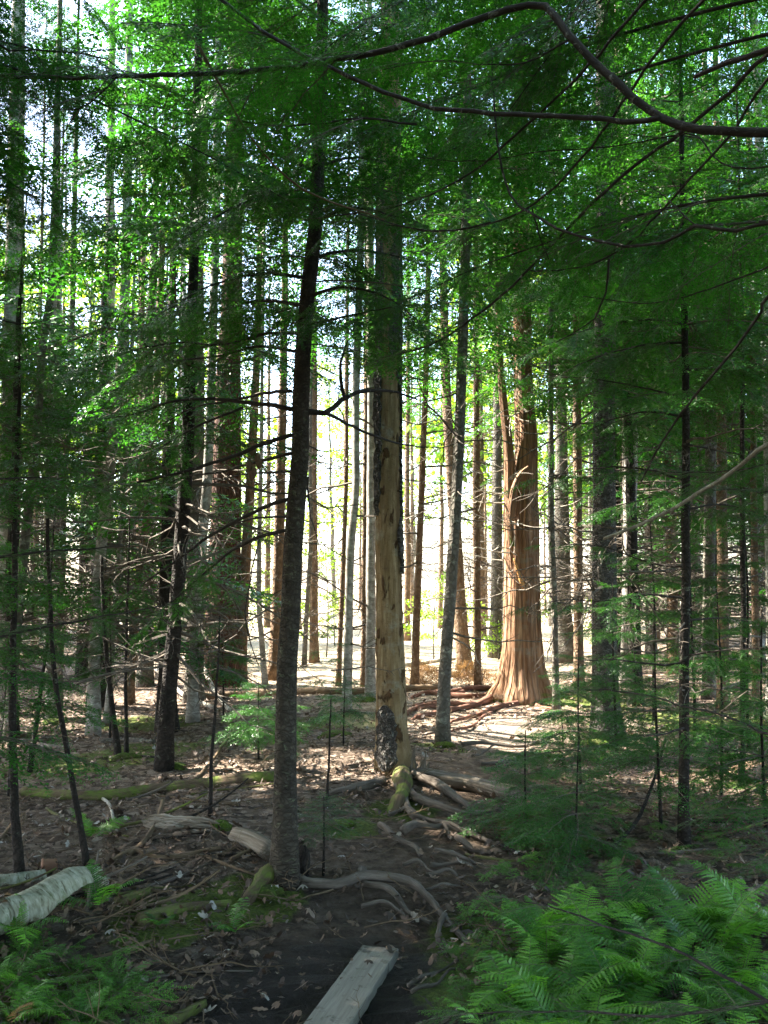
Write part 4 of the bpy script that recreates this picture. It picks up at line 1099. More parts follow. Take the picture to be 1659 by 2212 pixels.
    for pts, dd in (([(1484, 700), (1400, 690), (1290, 705), (1180, 745)], -.3), ([(1484, 640), (1380, 605), (1260, 600), (1150, 640)], .4), ([(1484, 740), (1390, 745), (1280, 775), (1200, 815)], .2), ([(1484, 700), (1570, 690), (1650, 705)], .2),
                    ([(1484, 570), (1380, 545), (1270, 555), (1180, 590)], -.2), ([(1484, 620), (1570, 600), (1660, 620)], -.2), ([(1484, 900), (1400, 890), (1310, 910), (1240, 950)], .2), ([(1484, 1100), (1560, 1090), (1640, 1110)], .3), ([(1484, 1080), (1410, 1075), (1340, 1090)], -.2)):
        bough(root, b, pts, d, d+dd, .008, .002, 'branch', 'fir', (.2, .075, .46, .26, -.28), rng, lod=1)
    for pts, dd, fr in (([(1484, 1293), (1400, 1285), (1300, 1298), (1220, 1295), (1150, 1308)], -.3, (.3, .1, .34, .16, -.12)), ([(1482, 1225), (1400, 1215), (1300, 1180), (1200, 1175)], .5, (.3, .1, .34, .18, -.12)),
                        ([(1480, 1416), (1560, 1405), (1640, 1400)], -.3, (.2, .09, .34, .22, -.1)), ([(1480, 1430), (1413, 1436), (1330, 1425), (1257, 1428)], -.2, (.2, .09, .34, .2, -.1)),
                        ([(1484, 1040), (1400, 1015), (1300, 1010), (1185, 1030)], .4, (.3, .1, .4, .26, -.2)), ([(1484, 960), (1560, 975), (1640, 990)], .2, (.2, .1, .4, .28, -.15)),
                        ([(1484, 860), (1400, 840), (1300, 820), (1230, 815)], .3, (.2, .1, .42, .3, -.2)), ([(1484, 800), (1580, 795), (1660, 805)], .2, (.2, .1, .42, .3, -.15)),
                        ([(1482, 1570), (1440, 1585), (1390, 1590)], -.3, (.2, .09, .3, .2, -.1)), ([(1482, 1340), (1560, 1335), (1640, 1345)], .3, (.3, .1, .3, .2, -.1))):
        bough(root, b, pts, d, d+dd, .007, .002, 'branch', 'fir', fr, rng, lod=1)
understory()

# ------------------------------------------------------------------ the thicket behind: straight thin trees copied from a few
def thicket():
    rng = np.random.default_rng(51)
    protos = {}
    for key, mat, H, z0, needles, Lmax in (('a', 'brown', 12, 3.6, 'far', 1.9), ('b', 'grey', 13, 3.2, 'far', 2.1), ('c', 'pale', 12, 3.8, 'far', 1.9), ('d', 'brown', 14, 2.9, 'fir', 2.1), ('e', 'brown', 13, 7.0, 'far', 1.5), ('f', 'grey', 11, 2.2, 'fir', 2.0), ('h', 'black', 6, .9, 'fir', 1.5), ('r', 'grey', 12, 2.4, 'fir', 2.5), ('q', 'grey', 12, 2.8, 'fir', 2.1)):
        n = 44; z = np.linspace(-.1, H, n)
        Q = np.stack([np.cumsum(rng.normal(0, .007, n)), np.cumsum(rng.normal(0, .007, n)), z], -1)
        rad = .085*np.clip(1-z/H, .05, 1)**.8*(1+.4*np.exp(-np.maximum(z, 0)/.2))
        g = G(); V, Fc, bc = tube(Q, rad, 9, .03, rng); g.add(V, Fc, 0, .5, bc)
        tr = g.mesh('trunk', [M[mat]], True)
        path = lambda zz, Q=Q: np.array([np.interp(zz, Q[:, 2], Q[:, 0]), np.interp(zz, Q[:, 2], Q[:, 1]), zz])
        c = G(); its = []
        nf = int((H-z0)*(20 if key == 'r' else 13 if key == 'q' else 10))
        for i in range(nf):
            zz = z0+(H-z0)*(i+rng.random())/nf; rel = (zz-z0)/(H-z0)
            L = Lmax*((1-rel)**.75*rng.uniform(.6, 1.1)*min(1, .5+rel*3)+.12)
            its.append((int(rng.integers(99)), rot(i*2.4+rng.normal(0, .3), -.18+.6*rel+rng.normal(0, .13), rng.normal(0, .2))*L, path(zz), rng.normal(0, .15)))
        scatter(c, LIB[2 if key != 'r' else 3], its)
        cr = c.mesh('crown', [M['twig'], M[needles]])
        g = G(); scatter(g, DEAD, [(int(rng.integers(99)), rot(rng.uniform(0, 6.3), rng.normal(-.05, .2), rng.uniform(0, 6))*rng.uniform(.5, 1.1), path(rng.uniform(.8, z0+.6)), 0.) for _ in range(60)])
        dd = g.mesh('dead_twigs', [M['twig']])
        protos[key] = (tr, cr, dd, H, z0, Lmax, needles, path)
    def put(key, x, y, s, label, group, w=1.):
        tr, cr, dd, H, z0, Lm, nd, path = protos[key]
        r = thing('thicket_tree', label, 'tree', (x, y, float(ground(x, y))), group)
        r.rotation_euler = (rng.normal(0, .02), rng.normal(0, .025), rng.uniform(0, 6.3)); r.scale = (s*w, s*w, s)
        zz = np.linspace(z0, H*.9, 12)*s
        if sum(open_to_sun(x + ox - SHADOW_Z[0]*q, y + oy - SHADOW_Z[1]*q) for q in zz for ox, oy in ((0, 0), (1, .3), (-1, -.3), (.3, -1), (-.3, 1))) >= (5 if key not in 'qr' else 1):
            # the sun comes down past this one: a thinner crown of its own
            r.rotation_euler = (0, 0, 0); r.scale = (1, 1, 1)
            c = crown(lambda q: path(min(q/s, H))*np.array([1, 1, s]), z0*s, H*s, Lm*s*w, 7 if key not in 'qr' else 8, rng, None, base=np.array([x, y, 0.]))
            cr = c.mesh('crown', [M['twig'], M[nd]])
            zt = np.linspace(.5, z0+.5, 8)*s
            if any(in_patch(x - SHADOW_Z[0]*q, y - SHADOW_Z[1]*q) for q in zt): dd = None
            tr = tr.copy(); tr.transform(Matrix.Diagonal((s*w, s*w, s, 1))); dd = dd and dd.copy(); dd and dd.transform(Matrix.Diagonal((s*w, s*w, s, 1)))
        for nm, me in (('trunk', tr), ('crown', cr), ('dead_twigs', dd)):
            if me is None: continue
            o = bpy.data.objects.new(nm, me); COL.objects.link(o); o.parent = r
            if nm == 'dead_twigs': o['kind'] = 'stuff'
    def fill(n, xr, yr, keys, label, group, test=None, sep=.6):
        done = []; tries = 0
        while len(done) < n and tries < 4000:
            tries += 1
            y = yr[0]+(yr[1]-yr[0])*rng.random()**.8
            x = rng.uniform(*xr) if test is None else rng.uniform(*xr)*y
            if any((x-a)**2+(y-b)**2 < sep**2 for a, b in done): continue
            done.append((x, y))
            put(keys[int(rng.integers(len(keys)))], x, y, rng.uniform(.8, 1.25), label, group, rng.uniform(.75, 1.3))
    fill(40, (-.62, -.13), (12.5, 30), 'abcdf', 'straight thin trunk in the dense thicket far left, behind the pale trunks', 'thicket trees on the left', test=1)
    fill(46, (.20, .62), (12.5, 30), 'abcdf', 'straight thin trunk in the dim thicket far right, behind the scaly spruce', 'thicket trees on the right', test=1)
    fill(20, (-.55, -.19), (9.5, 19), 'hf', 'low-branched dark hemlock between the pale trunks on the left', 'low-branched hemlocks on the left', test=1, sep=1.)
    fill(13, (.23, .55), (11, 19), 'hf', 'low-branched dark hemlock between the trunks on the right', 'low-branched hemlocks on the right', test=1, sep=1.)
    fill(16, (-.13, .17), (19, 44), 'eea', 'thin sunlit trunk far back in the bright gap at the middle', 'thin trees in the bright gap', test=1, sep=1.5)
    fill(16, (-.13, .20), (30, 60), 'ea', 'thin sunlit trunk far back in the bright gap at the middle', 'thin trees in the bright gap', test=1, sep=1.5)
    # trees outside the frame that shade the view: left, right and behind
    for x, y, k, s in ((-3.5, 5.2, 'q', 1.), (-4.6, 8.2, 'q', 1.05), (-5.6, 11, 'q', 1.), (-3.4, 2.2, 'r', 1.), (-5.5, 5, 'r', 1.1), (-2.4, -.8, 'r', 1.), (2.6, -1.6, 'r', 1.), (.2, -3, 'r', 1.1), (3.6, 1.2, 'r', 1.), (4.3, 4.6, 'q', 1.),
                       (5.2, 8.2, 'q', 1.1), (-6, 0, 'r', 1.), (6, -2, 'r', 1.), (-4.2, -4, 'r', 1.1), (3.2, -5.5, 'r', 1.), (-7.5, 8, 'r', 1.2), (-7.6, 3.2, 'r', 1.2), (7, 5, 'r', 1.), (-1, -6.5, 'r', 1.2), (-8.5, 12, 'r', 1.1), (7.4, 11, 'r', 1.)):
        put(k, x, y, s, 'full dark conifer standing at the outer edge of the scene', 'conifers at the outer edge of the scene')
    return protos
thicket()

# ------------------------------------------------------------------ sunlit broadleaf trees beyond
def broadleaf():
    rng = np.random.default_rng(61)
    protos = []
    for v in range(4):
        H = rng.uniform(9, 12); n = 30; z = np.linspace(-.1, H, n)
        Q = np.stack([np.cumsum(rng.normal(0, .03, n)), np.cumsum(rng.normal(0, .03, n)), z], -1)
        g = G(); V, Fc, bc = tube(Q, np.linspace(.11, .015, n), 9, .03, rng); g.add(V, Fc, 0, .5, bc)
        tr = g.mesh('trunk', [M['grey']], True)
        c = G(); its = []
        for i in range(120):
            zz = H*rng.uniform(.22, 1.)**.8; az = rng.uniform(0, 6.3); rel = zz/H
            L = rng.uniform(.9, 2.2)*(1.15-rel*.6)
            p = np.array([np.interp(zz, z, Q[:, 0]), np.interp(zz, z, Q[:, 1]), zz])
            p = p + np.array([cos(az), sin(az), .15])*rng.uniform(0, 1.0)*(1.2-rel)
            its.append((int(rng.integers(99)), rot(az, rng.normal(.15, .3), rng.normal(0, .4))*L, p, rng.normal(0, .2)))
        scatter(c, LIB['leaf'], its)
        protos.append((tr, c.mesh('crown', [M['twig'], M['dec']])))
    spots = [(.125, 26), (-.30, 24), (-.22, 30), (-.36, 34), (-.16, 40), (-.27, 44), (-.05, 52), (.03, 56), (.17, 30), (.24, 36), (.33, 28), (.38, 40), (.13, 52), (-.42, 26), (.45, 30), (-.02, 64), (-.15, 60), (.2, 58), (-.5, 40), (.3, 52)]
    for i, (u, y) in enumerate(spots):
        tr, cr = protos[i % 4]
        lab = ('leafy yellow-green broadleaf tree lit by the sun beyond the left thicket' if u < -.13 else 'leafy yellow-green broadleaf tree lit by the sun beyond the right thicket' if u > .15 else 'leafy yellow-green broadleaf tree lit by the sun beyond the bright gap')
        gr = 'sunlit broadleaf trees beyond the ' + ('left thicket' if u < -.13 else 'right thicket' if u > .15 else 'bright gap')
        r = thing('broadleaf_tree', lab, 'tree', (u*y, y, float(ground(u*y, y))), gr)
        s = rng.uniform(1., 1.5); r.scale = (s, s, s); r.rotation_euler = (0, 0, rng.uniform(0, 6.3))
        for nm, me in (('trunk', tr), ('crown', cr)):
            o = bpy.data.objects.new(nm, me); COL.objects.link(o); o.parent = r
    # leafy saplings in the clearing
    for i, (X, Y, h, lab) in enumerate(((705, 1420, 2.2, 'bright leafy sapling in the sunlit gap between the front conifer and the pale dark-footed fir'), (560, 1440, 2.6, 'bright leafy sapling behind the leaning reddish trunk'),
                                        (1075, 1425, .7, 'low green bush at the foot of the grooved grey trunk'), (330, 1440, 2.2, 'leafy sapling in the sunlit ground left of the straight dark trunk'), (940, 1430, 1.6, 'pale green sapling in the blown-out gap right of the snag'), (640, 1425, 1.3, 'low leafy bush hugging the foot of the broad glowing orange trunk'), (860, 1412, .8, 'low bush at the back of the gap beside the tan sunlit trunk'),
                                        (985, 1400, 1.2, 'bush behind the leaning orange trunk'), (720, 1395, 1.1, 'small bush far back beyond the slanting tan stem'), (1150, 1400, 1.3, 'leafy bush behind the right flank of the cedar'), (1285, 1430, 1.2, 'leafy bush peeping out left of the grey scaly spruce'), (470, 1410, 1.6, 'leafy bush lit up behind the massive red pine'))):
        b = gp(X, Y); r = thing('leafy_sapling', lab, 'sapling', b)
        n = 8; z = np.linspace(-.02, h, n); Q = np.stack([.03*np.sin(z*2+i), .03*np.cos(z*1.7), z], -1)
        g = G(); V, Fc, bc = tube(Q, np.linspace(.014, .004, n), 6); g.add(V, Fc, 0, .5, bc); g.obj('stem', M['grey'], r, True)
        g = G(); its = []
        for k in range(int(10+h*7)):
            zz = h*rng.uniform(.3, 1); az = rng.uniform(0, 6.3)
            its.append((int(rng.integers(99)), rot(az, rng.normal(.1, .25), rng.normal(0, .3))*rng.uniform(.3, .65), np.array([0, 0, zz]), rng.normal(.1, .2)))
        scatter(g, LIB['leaf'], its); g.obj('foliage', [M['twig'], M['dec']], r)
broadleaf()

# ------------------------------------------------------------------ the plank
def plank():
    c = [gp(663, 2212), gp(777, 2212), gp(860, 2050), gp(782, 2050)]
    mid = (c[2]+c[3])/2; nm = (c[0]+c[1])/2
    d = (mid-nm)[:2]; L = np.linalg.norm(d); d /= L
    w = .5*(np.linalg.norm((c[1]-c[0])[:2]-((c[1]-c[0])[:2]@d)*d) + np.linalg.norm((c[2]-c[3])[:2]-((c[2]-c[3])[:2]@d)*d))
    n_along, n_x = 40, 7
    Ltot = 2.2
    xs = np.array([-.5, -.485, -.25, 0, .25, .485, .5])*w
    ys = np.linspace(-Ltot+L, L, n_along)
    rng = np.random.default_rng(9)
    g = G(); V = []
    th = .04
    for zt in (0., -th):
        for y in ys:
            for k, x in enumerate(xs):
                e = -.004 if (k in (0, len(xs)-1) and zt == 0) else 0
                V.append((x + (rng.normal(0, .0012) if k in (0, 6) else 0), y, zt+e-.002*(1-(x/w*2)**2)))
    V = np.array(V); o = n_along*n_x
    i = (np.arange(n_along-1)[:, None]*n_x+np.arange(n_x-1)[None]).ravel()
    r = np.arange(n_along-1)*n_x; q = np.arange(n_x-1)
    Fc = [np.stack([i, i+1, i+n_x+1, i+n_x], -1), np.stack([i+o, i+n_x+o, i+n_x+1+o, i+1+o], -1), np.stack([r, r+n_x, r+n_x+o, r+o], -1), np.stack([r+n_x-1, r+n_x-1+o, r+2*n_x-1+o, r+2*n_x-1], -1),
          np.stack([q, q+o, q+1+o, q+1], -1), np.stack([q+(n_along-1)*n_x, q+1+(n_along-1)*n_x, q+1+(n_along-1)*n_x+o, q+(n_along-1)*n_x+o], -1)]
    g.add(V, np.vstack(Fc))
    z0 = nm[2]+.034; z1 = mid[2]+.010
    ob = g.obj('plank', M['plank'], None)
    ob.location = (nm[0], nm[1], z0)
    ob.rotation_euler = (math.atan2(z1-z0, L), 0, math.atan2(d[1], d[0])-pi/2)
    tag(ob, 'worn grey board laid over the black mud at the start of the path', 'plank')
plank()

# ------------------------------------------------------------------ roots across the path (they belong to the front conifer)
def path_roots():
    root, path, b, d = T1
    roots_on(root, b, [([(640, 1900), (665, 1912), (696, 1916), (738, 1919), (784, 1906), (836, 1908), (885, 1916), (924, 1946), (944, 1968), (964, 1991), (990, 2018), (1013, 2033)], 24, 11),
                       ([(960, 1985), (947, 2008), (946, 2031), (966, 2060)], 12, 9), ([(784, 1908), (820, 1923), (856, 1942), (885, 1972), (931, 1993)], 15, 8), ([(780, 1955), (826, 1955), (862, 1968), (895, 1987)], 9, 5)], 'root', .75, 5)
    roots_on(root, b, [([(600, 1898), (575, 1912), (545, 1935), (520, 1950)], 44, 20)], 'mossroot', .5, 6, label='short mossy root')
    g = G(); rng = np.random.default_rng(8)
    c = gp(652, 1880)-b
    V, Fc, bc = tube(np.array([c+[0, 0, -.03], c+[0, 0, .04], c+[.005, 0, .09], c+[.004, 0, .12]]), [.035, .04, .034, .012], 10, .08, rng); g.add(V, Fc, 0, .5, bc)
    g.obj('burl', M['black'], root, True)
    r2 = thing('tree_root', 'tangle of bare grey roots worn smooth on the rising path', 'roots', gp(940, 1795)); bb = np.array(r2.location)
    roots_on(r2, bb, [([(820, 1789), (849, 1808), (885, 1825), (905, 1845)], 15, 9), ([(873, 1804), (898, 1789), (934, 1792), (957, 1785), (1000, 1795), (1032, 1810), (1070, 1822)], 17, 9), ([(957, 1785), (968, 1800), (976, 1815)], 9, 6),
                      ([(885, 1766), (928, 1769), (967, 1782), (1010, 1800)], 12, 7), ([(839, 1759), (869, 1750), (901, 1764), (930, 1780)], 9, 6), ([(869, 1864), (901, 1864), (934, 1880)], 9, 5), ([(918, 1887), (960, 1884), (993, 1887)], 10, 6),
                      ([(941, 1844), (977, 1851), (1006, 1857), (1050, 1862)], 12, 7), ([(918, 1919), (960, 1916), (1010, 1909)], 7, 4), ([(930, 1868), (975, 1866), (1030, 1876)], 9, 5), ([(985, 1816), (1020, 1832), (1065, 1838)], 15, 8)], 'root', .6, 7)
    r3 = thing('tree_root', 'two forking bare roots right of the plank end', 'roots', gp(910, 2125)); bb = np.array(r3.location)
    roots_on(r3, bb, [([(882, 2138), (911, 2112), (954, 2086), (985, 2070)], 9, 5), ([(888, 2151), (918, 2135), (950, 2116), (980, 2095)], 9, 5)], 'root', .6, 8)
    r4 = thing('tree_root', 'thin flat roots crossing the sunny stretch of path', 'roots', gp(1060, 1610)); bb = np.array(r4.location)
    roots_on(r4, bb, [([(998, 1613), (1049, 1607), (1130, 1611), (1170, 1606)], 9, 5), ([(1020, 1632), (1045, 1622), (1062, 1608)], 7, 4), ([(1040, 1650), (1100, 1644), (1150, 1630), (1190, 1628)], 8, 4), ([(890, 1590), (930, 1586), (968, 1580)], 8, 4)], 'root', .5, 9)
path_roots()

# ------------------------------------------------------------------ logs, sticks and stones
def log(label, pts, w0, w1, mat, seed, name='fallen_log', cat='log', lift=.45, raise_end=(0, 0), rough=.04, flut=.05, sides=14, bend=.0):
    rng = np.random.default_rng(400+seed)
    W = np.array([gp(X, Y) for X, Y in pts]); b = W[0].copy()
    d = W[:, 1].mean(); n = max(10, int(np.linalg.norm(np.diff(W, axis=0), axis=1).sum()/.05))
    Q = smoothline(W, n); rad = np.linspace(px(w0, d)/2, px(w1, d)/2, n)
    t = np.linspace(0, 1, n)
    Q[:, 2] = ground(Q[:, 0], Q[:, 1]) + rad*lift*2*.5 + raise_end[0]*(1-t)**2 + raise_end[1]*t**2
    k = rng.uniform(0, 6, 2)
    g = G(); V, Fc, bc = tube(Q-b, rad, sides, rough, rng, lambda th, s: 1+flut*np.sin(4*th+k[0]+s)+flut*.7*np.sin(7*th+k[1]-s*2)+flut*.6*np.sin(s*9)); g.add(V, Fc, 0, .5, bc)
    o = g.obj(name, M[mat], None, True, tuple(b)); tag(o, label, cat)
    return o

def debris():
    rng = np.random.default_rng(71)
    # birch log with its peeling sheet of bark
    e = gp(58, 1994); a = gp(-120, 2062)
    b = (a+e)/2; b[2] = float(ground(b[0], b[1]))
    r = thing('birch_log', 'white birch log with a wide loose sheet of bark peeling off, bottom left', 'log', b)
    rr = px(64, e[1])/2
    Q = smoothline([a+[0, 0, rr*.8], (a+e)/2+[0, 0, rr*.85], e+[0, 0, rr*.9]], 40)-b
    g = G(); V, Fc, bc = tube(Q, rr*np.linspace(1.05, .95, 40), 36, .012, rng, lambda th, s: 1+.05*np.sin(2*th+s*3)+.025*np.sin(5*th-s*9)); g.add(V, Fc, 0, .5, bc); g.obj('trunk', M['birch'], r, True)
    t = e-a; t /= np.linalg.norm(t)
    K = e+[0, 0, rr*.95]
    ax = smoothline([K-t*.10-b, K+t*.02-b, K+t*.07+[.02, .05, .02]-b, K+t*.12+[.04, .09, .03]-b, K+t*.16+[.06, .12, .02]-b], 30)
    T = np.gradient(ax, axis=0); T /= np.linalg.norm(T, axis=1)[:, None]
    A = np.cross(T, [0, 0, 1.]); A /= np.linalg.norm(A, axis=1)[:, None]; B = np.cross(A, T)
    u = np.linspace(0, 1, 30)
    lo = -.55 + .95*np.clip(u-.3, 0, 1)**.8 + .10*np.cumsum(rng.normal(0, .35, 30)); hi = 2.2 - .6*u + .05*np.cumsum(rng.normal(0, .4, 30))
    k = np.linspace(0, 1, 26); th = lo[:, None]*(1-k)+hi[:, None]*k
    g = G(); Ls = []
    for add in (.007, .002):
        rad = (rr*(1.04+.32*u**1.5))[:, None]*(1+.04*np.sin(th*5+u[:, None]*14)) + add + rng.normal(0, .0012, th.shape)
        S = ax[:, None]+rad[..., None]*(np.cos(th)[..., None]*A[:, None]+np.sin(th)[..., None]*B[:, None]*np.linspace(1, .72, 30)[:, None, None])
        S[-1] += T[-1]*np.cumsum(rng.normal(0, .008, 26))[:, None]; S[-1] += T[-1]*np.abs(rng.normal(0, .02, 26))[:, None]
        Ls.append(S)
    Ls[1][-1] = Ls[0][-1]-[0, 0, .003]
    m, n = 30, 26; o = m*n
    bc = np.concatenate([np.stack([rr*np.cos(th), rr*np.sin(th), np.broadcast_to(u[:, None]*.4, th.shape)], -1).reshape(-1, 3)]*2)
    i = (np.arange(m-1)[:, None]*n+np.arange(n-1)[None]).ravel(); q = np.arange(m-1)*n; c_ = np.arange(n-1)
    g.add(np.concatenate([x.reshape(-1, 3) for x in Ls]), np.vstack([np.stack([i, i+1, i+n+1, i+n], -1), np.stack([i+o, i+n+o, i+n+1+o, i+1+o], -1), np.stack([q, q+n, q+n+o, q+o], -1), np.stack([q+n-1, q+n-1+o, q+2*n-1+o, q+2*n-1], -1),
          np.stack([c_+(m-1)*n, c_+1+(m-1)*n, c_+1+(m-1)*n+o, c_+(m-1)*n+o], -1)]), 0, .5, bc)
    g.obj('loose_bark', M['birch'], r, True)
    log('second birch log lying behind the peeling one, cut off by the left edge', [(-60, 1918), (20, 1912), (96, 1900)], 34, 30, 'birch', 1, 'birch_log')
    o = log('short rust-brown curl of bark resting above the birch logs', [(90, 1884), (122, 1880)], 34, 30, 'innerbark', 2, 'bark_curl', 'bark', lift=.6)
    # splintered grey log
    a = gp(318, 1795); e = gp(468, 1800); b = a.copy()
    r = thing('splintered_log', 'splintered silver-grey log lying behind the crooked mossy stick', 'log', b)
    t_ = (e-a)/np.linalg.norm(e-a); Ln = np.linalg.norm(e-a); lat_ = np.array([-t_[1], t_[0], 0])
    for i in range(15):
        th = rng.uniform(0, 2*pi); q = .045*rng.random()**.5
        off = lat_*q*cos(th) + np.array([0, 0, .055+q*sin(th)])
        u0 = rng.uniform(-.16, .12); u1 = rng.uniform(.45, 1.05)
        us = np.linspace(u0, u1, 14)
        Q = np.array([off*(1-.45*max(u, 0)) + t_*Ln*u for u in us]) + np.cumsum(rng.normal(0, .0035, (14, 3)), 0)
        if u0 < -.05: Q[:4, 2] += np.array([.035, .02, .01, 0])*rng.uniform(-.6, 1.4)
        w_ = rng.uniform(.018, .034)*np.r_[.12, .45, .75, np.ones(7), .9, .7, .4, .1]
        g = G(); V, Fc, bc = tube(Q, w_, 9, .10, rng, lambda th, s: 1+.25*np.sin(2*th+i)+.1*np.sin(5*th), flat=rng.uniform(.35, .9)); g.add(V, Fc, 0, .5, bc)
        g.obj('splinter', M['deadwood'], r)
    log('forked dead limb propped against the splintered grey log', [(278, 1850), (312, 1822), (336, 1795), (352, 1768)], 11, 8, 'stick', 3, 'dead_limb', 'dead limb', raise_end=(0, .1), flut=.1)
    log('crumbling pale rotten log touching the foot of the lichen-spotted conifer', [(508, 1812), (545, 1826), (585, 1852)], 34, 40, 'deadwood', 4, 'rotten_log', flut=.14)
    log('crooked mossy stick snaking across the leaves left of the front conifer', [(235, 1869), (287, 1842), (338, 1856), (390, 1854), (440, 1842), (476, 1836)], 12, 9, 'stick', 5, 'fallen_stick', 'stick', lift=.8)
    log('low moss-covered log nearest the muddy ground', [(300, 2000), (340, 1985), (397, 1966), (450, 1958), (498, 1950)], 36, 12, 'mossroot', 6, 'mossy_log', lift=.2, flut=.12)
    log('short dark mossy log between birch log and low moss-covered log', [(250, 1955), (288, 1942), (326, 1926)], 22, 16, 'mossroot', 7, 'mossy_log', lift=.3, flut=.1)
    log('bright moss hump at the bottom edge left of the mud', [(355, 2222), (400, 2195), (440, 2168)], 34, 18, 'mossroot', 8, 'mossy_log', lift=.2, flut=.1)
    log('long thin grey stick at the bottom, pointing to the mud', [(206, 2182), (312, 2124), (368, 2109), (450, 2100), (546, 2099)], 9, 3, 'root', 9, 'fallen_stick', 'stick', lift=1.)
    log('straight tan stick lying on leaves below the short mossy log', [(200, 2078), (265, 2056), (328, 2034)], 10, 6, 'stick', 10, 'fallen_stick', 'stick', lift=.8)
    log('long dark mossy trunk lying across the left side behind the splintered log', [(50, 1716), (220, 1726), (404, 1704), (500, 1694), (592, 1686)], 24, 28, 'mossroot', 11, 'mossy_log', lift=.4, flut=.08)
    log('long pale trunk lying behind the snag and the massive red pine', [(397, 1514), (542, 1507), (763, 1499), (873, 1494), (960, 1490)], 20, 13, 'stick', 12, lift=.7)
    log('bleached pole leaning down towards the massive red pine', [(252, 1440), (353, 1480), (463, 1532)], 9, 7, 'palestick', 13, 'leaning_pole', 'pole', raise_end=(.9, 0), lift=.6)
    log('short bleached pole slanting in front of the massive red pine', [(430, 1500), (496, 1536)], 10, 8, 'palestick', 14, 'leaning_pole', 'pole', raise_end=(.55, 0), lift=.6)
    log('grey log lying flat between the pale curving trunk and the straight dark one', [(215, 1604), (275, 1602), (332, 1606)], 12, 10, 'grey', 15, lift=.6)
    log('stubby grey log lying left of the pale curving trunk', [(86, 1614), (115, 1616), (145, 1619)], 13, 11, 'grey', 16, lift=.6)
    log('orange-brown log cut off by the right edge', [(1595, 1690), (1640, 1676), (1720, 1656)], 40, 38, 'brown', 17, lift=.7)
    log('pale broken log half hidden behind the right-hand firs', [(1358, 1570), (1380, 1588), (1408, 1612)], 22, 18, 'deadwood', 18, lift=.7)
    log('weathered fallen trunk running from the snag foot to the right-hand ferns', [(905, 1676), (960, 1690), (1020, 1702), (1110, 1730)], 26, 38, 'deadwood', 19, lift=.5, flut=.09)
    log('curved white stick standing out on the dark leaves at the left', [(221, 1728), (236, 1742), (244, 1772)], 7, 6, 'palestick', 20, 'fallen_stick', 'stick', lift=1.2)
    log('greyish stick lying across the leaves right of the splintered log', [(392, 1750), (440, 1742), (520, 1738)], 8, 5, 'stick', 21, 'fallen_stick', 'stick', lift=1.)
    log('thin slanting pole right of the straight dark trunk', [(420, 1690), (470, 1640), (545, 1580)], 7, 5, 'stick', 22, 'leaning_pole', 'pole', raise_end=(0, .35), lift=1.)
    log('fallen branch lying in the sun behind the pale dark-footed fir', [(640, 1470), (700, 1462), (790, 1470)], 6, 4, 'palestick', 23, 'fallen_branch', 'branch', lift=1.2)
    log('thin grey log at the back of the bright gap', [(870, 1440), (930, 1432), (1010, 1424)], 7, 6, 'palestick', 24, lift=1.)
    log('half-buried pale log in the thicket beside the black young fir', [(1540, 1500), (1580, 1486), (1620, 1470)], 9, 8, 'deadwood', 25, lift=1.)
    log('dark dead branch slanting over the sunlit leaves right of the fern patch', [(1310, 1838), (1380, 1790), (1440, 1730)], 9, 5, 'black', 26, 'fallen_branch', 'branch', raise_end=(0, .4), lift=1.)
    # dead sticks strewn over the leaves on the left and over the right side
    for k in range(46):
        if k < 30: X, Y = rng.uniform(10, 590), rng.uniform(1570, 1960)
        else: X, Y = rng.uniform(1080, 1640), rng.uniform(1600, 1860)
        an = rng.normal(0, .5); ln = rng.uniform(50, 150)*(Y-1250)/600
        w_ = rng.uniform(3.5, 8)*(Y-1250)/600+1
        log('thin dead stick lying among the dry leaves on the ' + ('left' if k < 30 else 'right') + ' of the path', [(X-ln*cos(an), Y+ln*.35*sin(an)), (X+rng.normal(0, 6), Y+rng.normal(0, 5)), (X+ln*cos(an), Y-ln*.35*sin(an))], w_, w_*.5,
            ('stick', 'mossroot', 'stick', 'root', 'black')[k % 5], 100+k, 'fallen_stick', 'stick', lift=1., raise_end=(0, max(0, rng.normal(.0, .10))))['group'] = 'sticks strewn on the ' + ('left' if k < 30 else 'right')
    # stones
    for i, (X, Y, w, lab) in enumerate(((782, 1880, 22, 'rounded grey stone set in the worn path above the big arching root'), (818, 2110, 9, 'little pale pebble in the mud left of the plank'), (1070, 2080, 16, 'pale stone under the edge of the fern patch'), (905, 1836, 12, 'small grey stone among the path roots'))):
        b = gp(X, Y); r_ = px(w, b[1])/2
        th = np.linspace(0, 2*pi, 12, endpoint=False); ph = np.linspace(-.5, pi/2, 7)
        P = np.stack([0*ph, 0*ph, r_*.8*np.sin(ph)], -1)
        g = G(); V, Fc, bc = tube(P, r_*np.maximum(np.cos(ph), .03), 12, .07, rng); g.add(V, Fc, 0, .5, bc)
        o = g.obj('stone', M['root'] if i != 1 else M['palestick'], None, True, tuple(b)); tag(o, lab, 'stone')
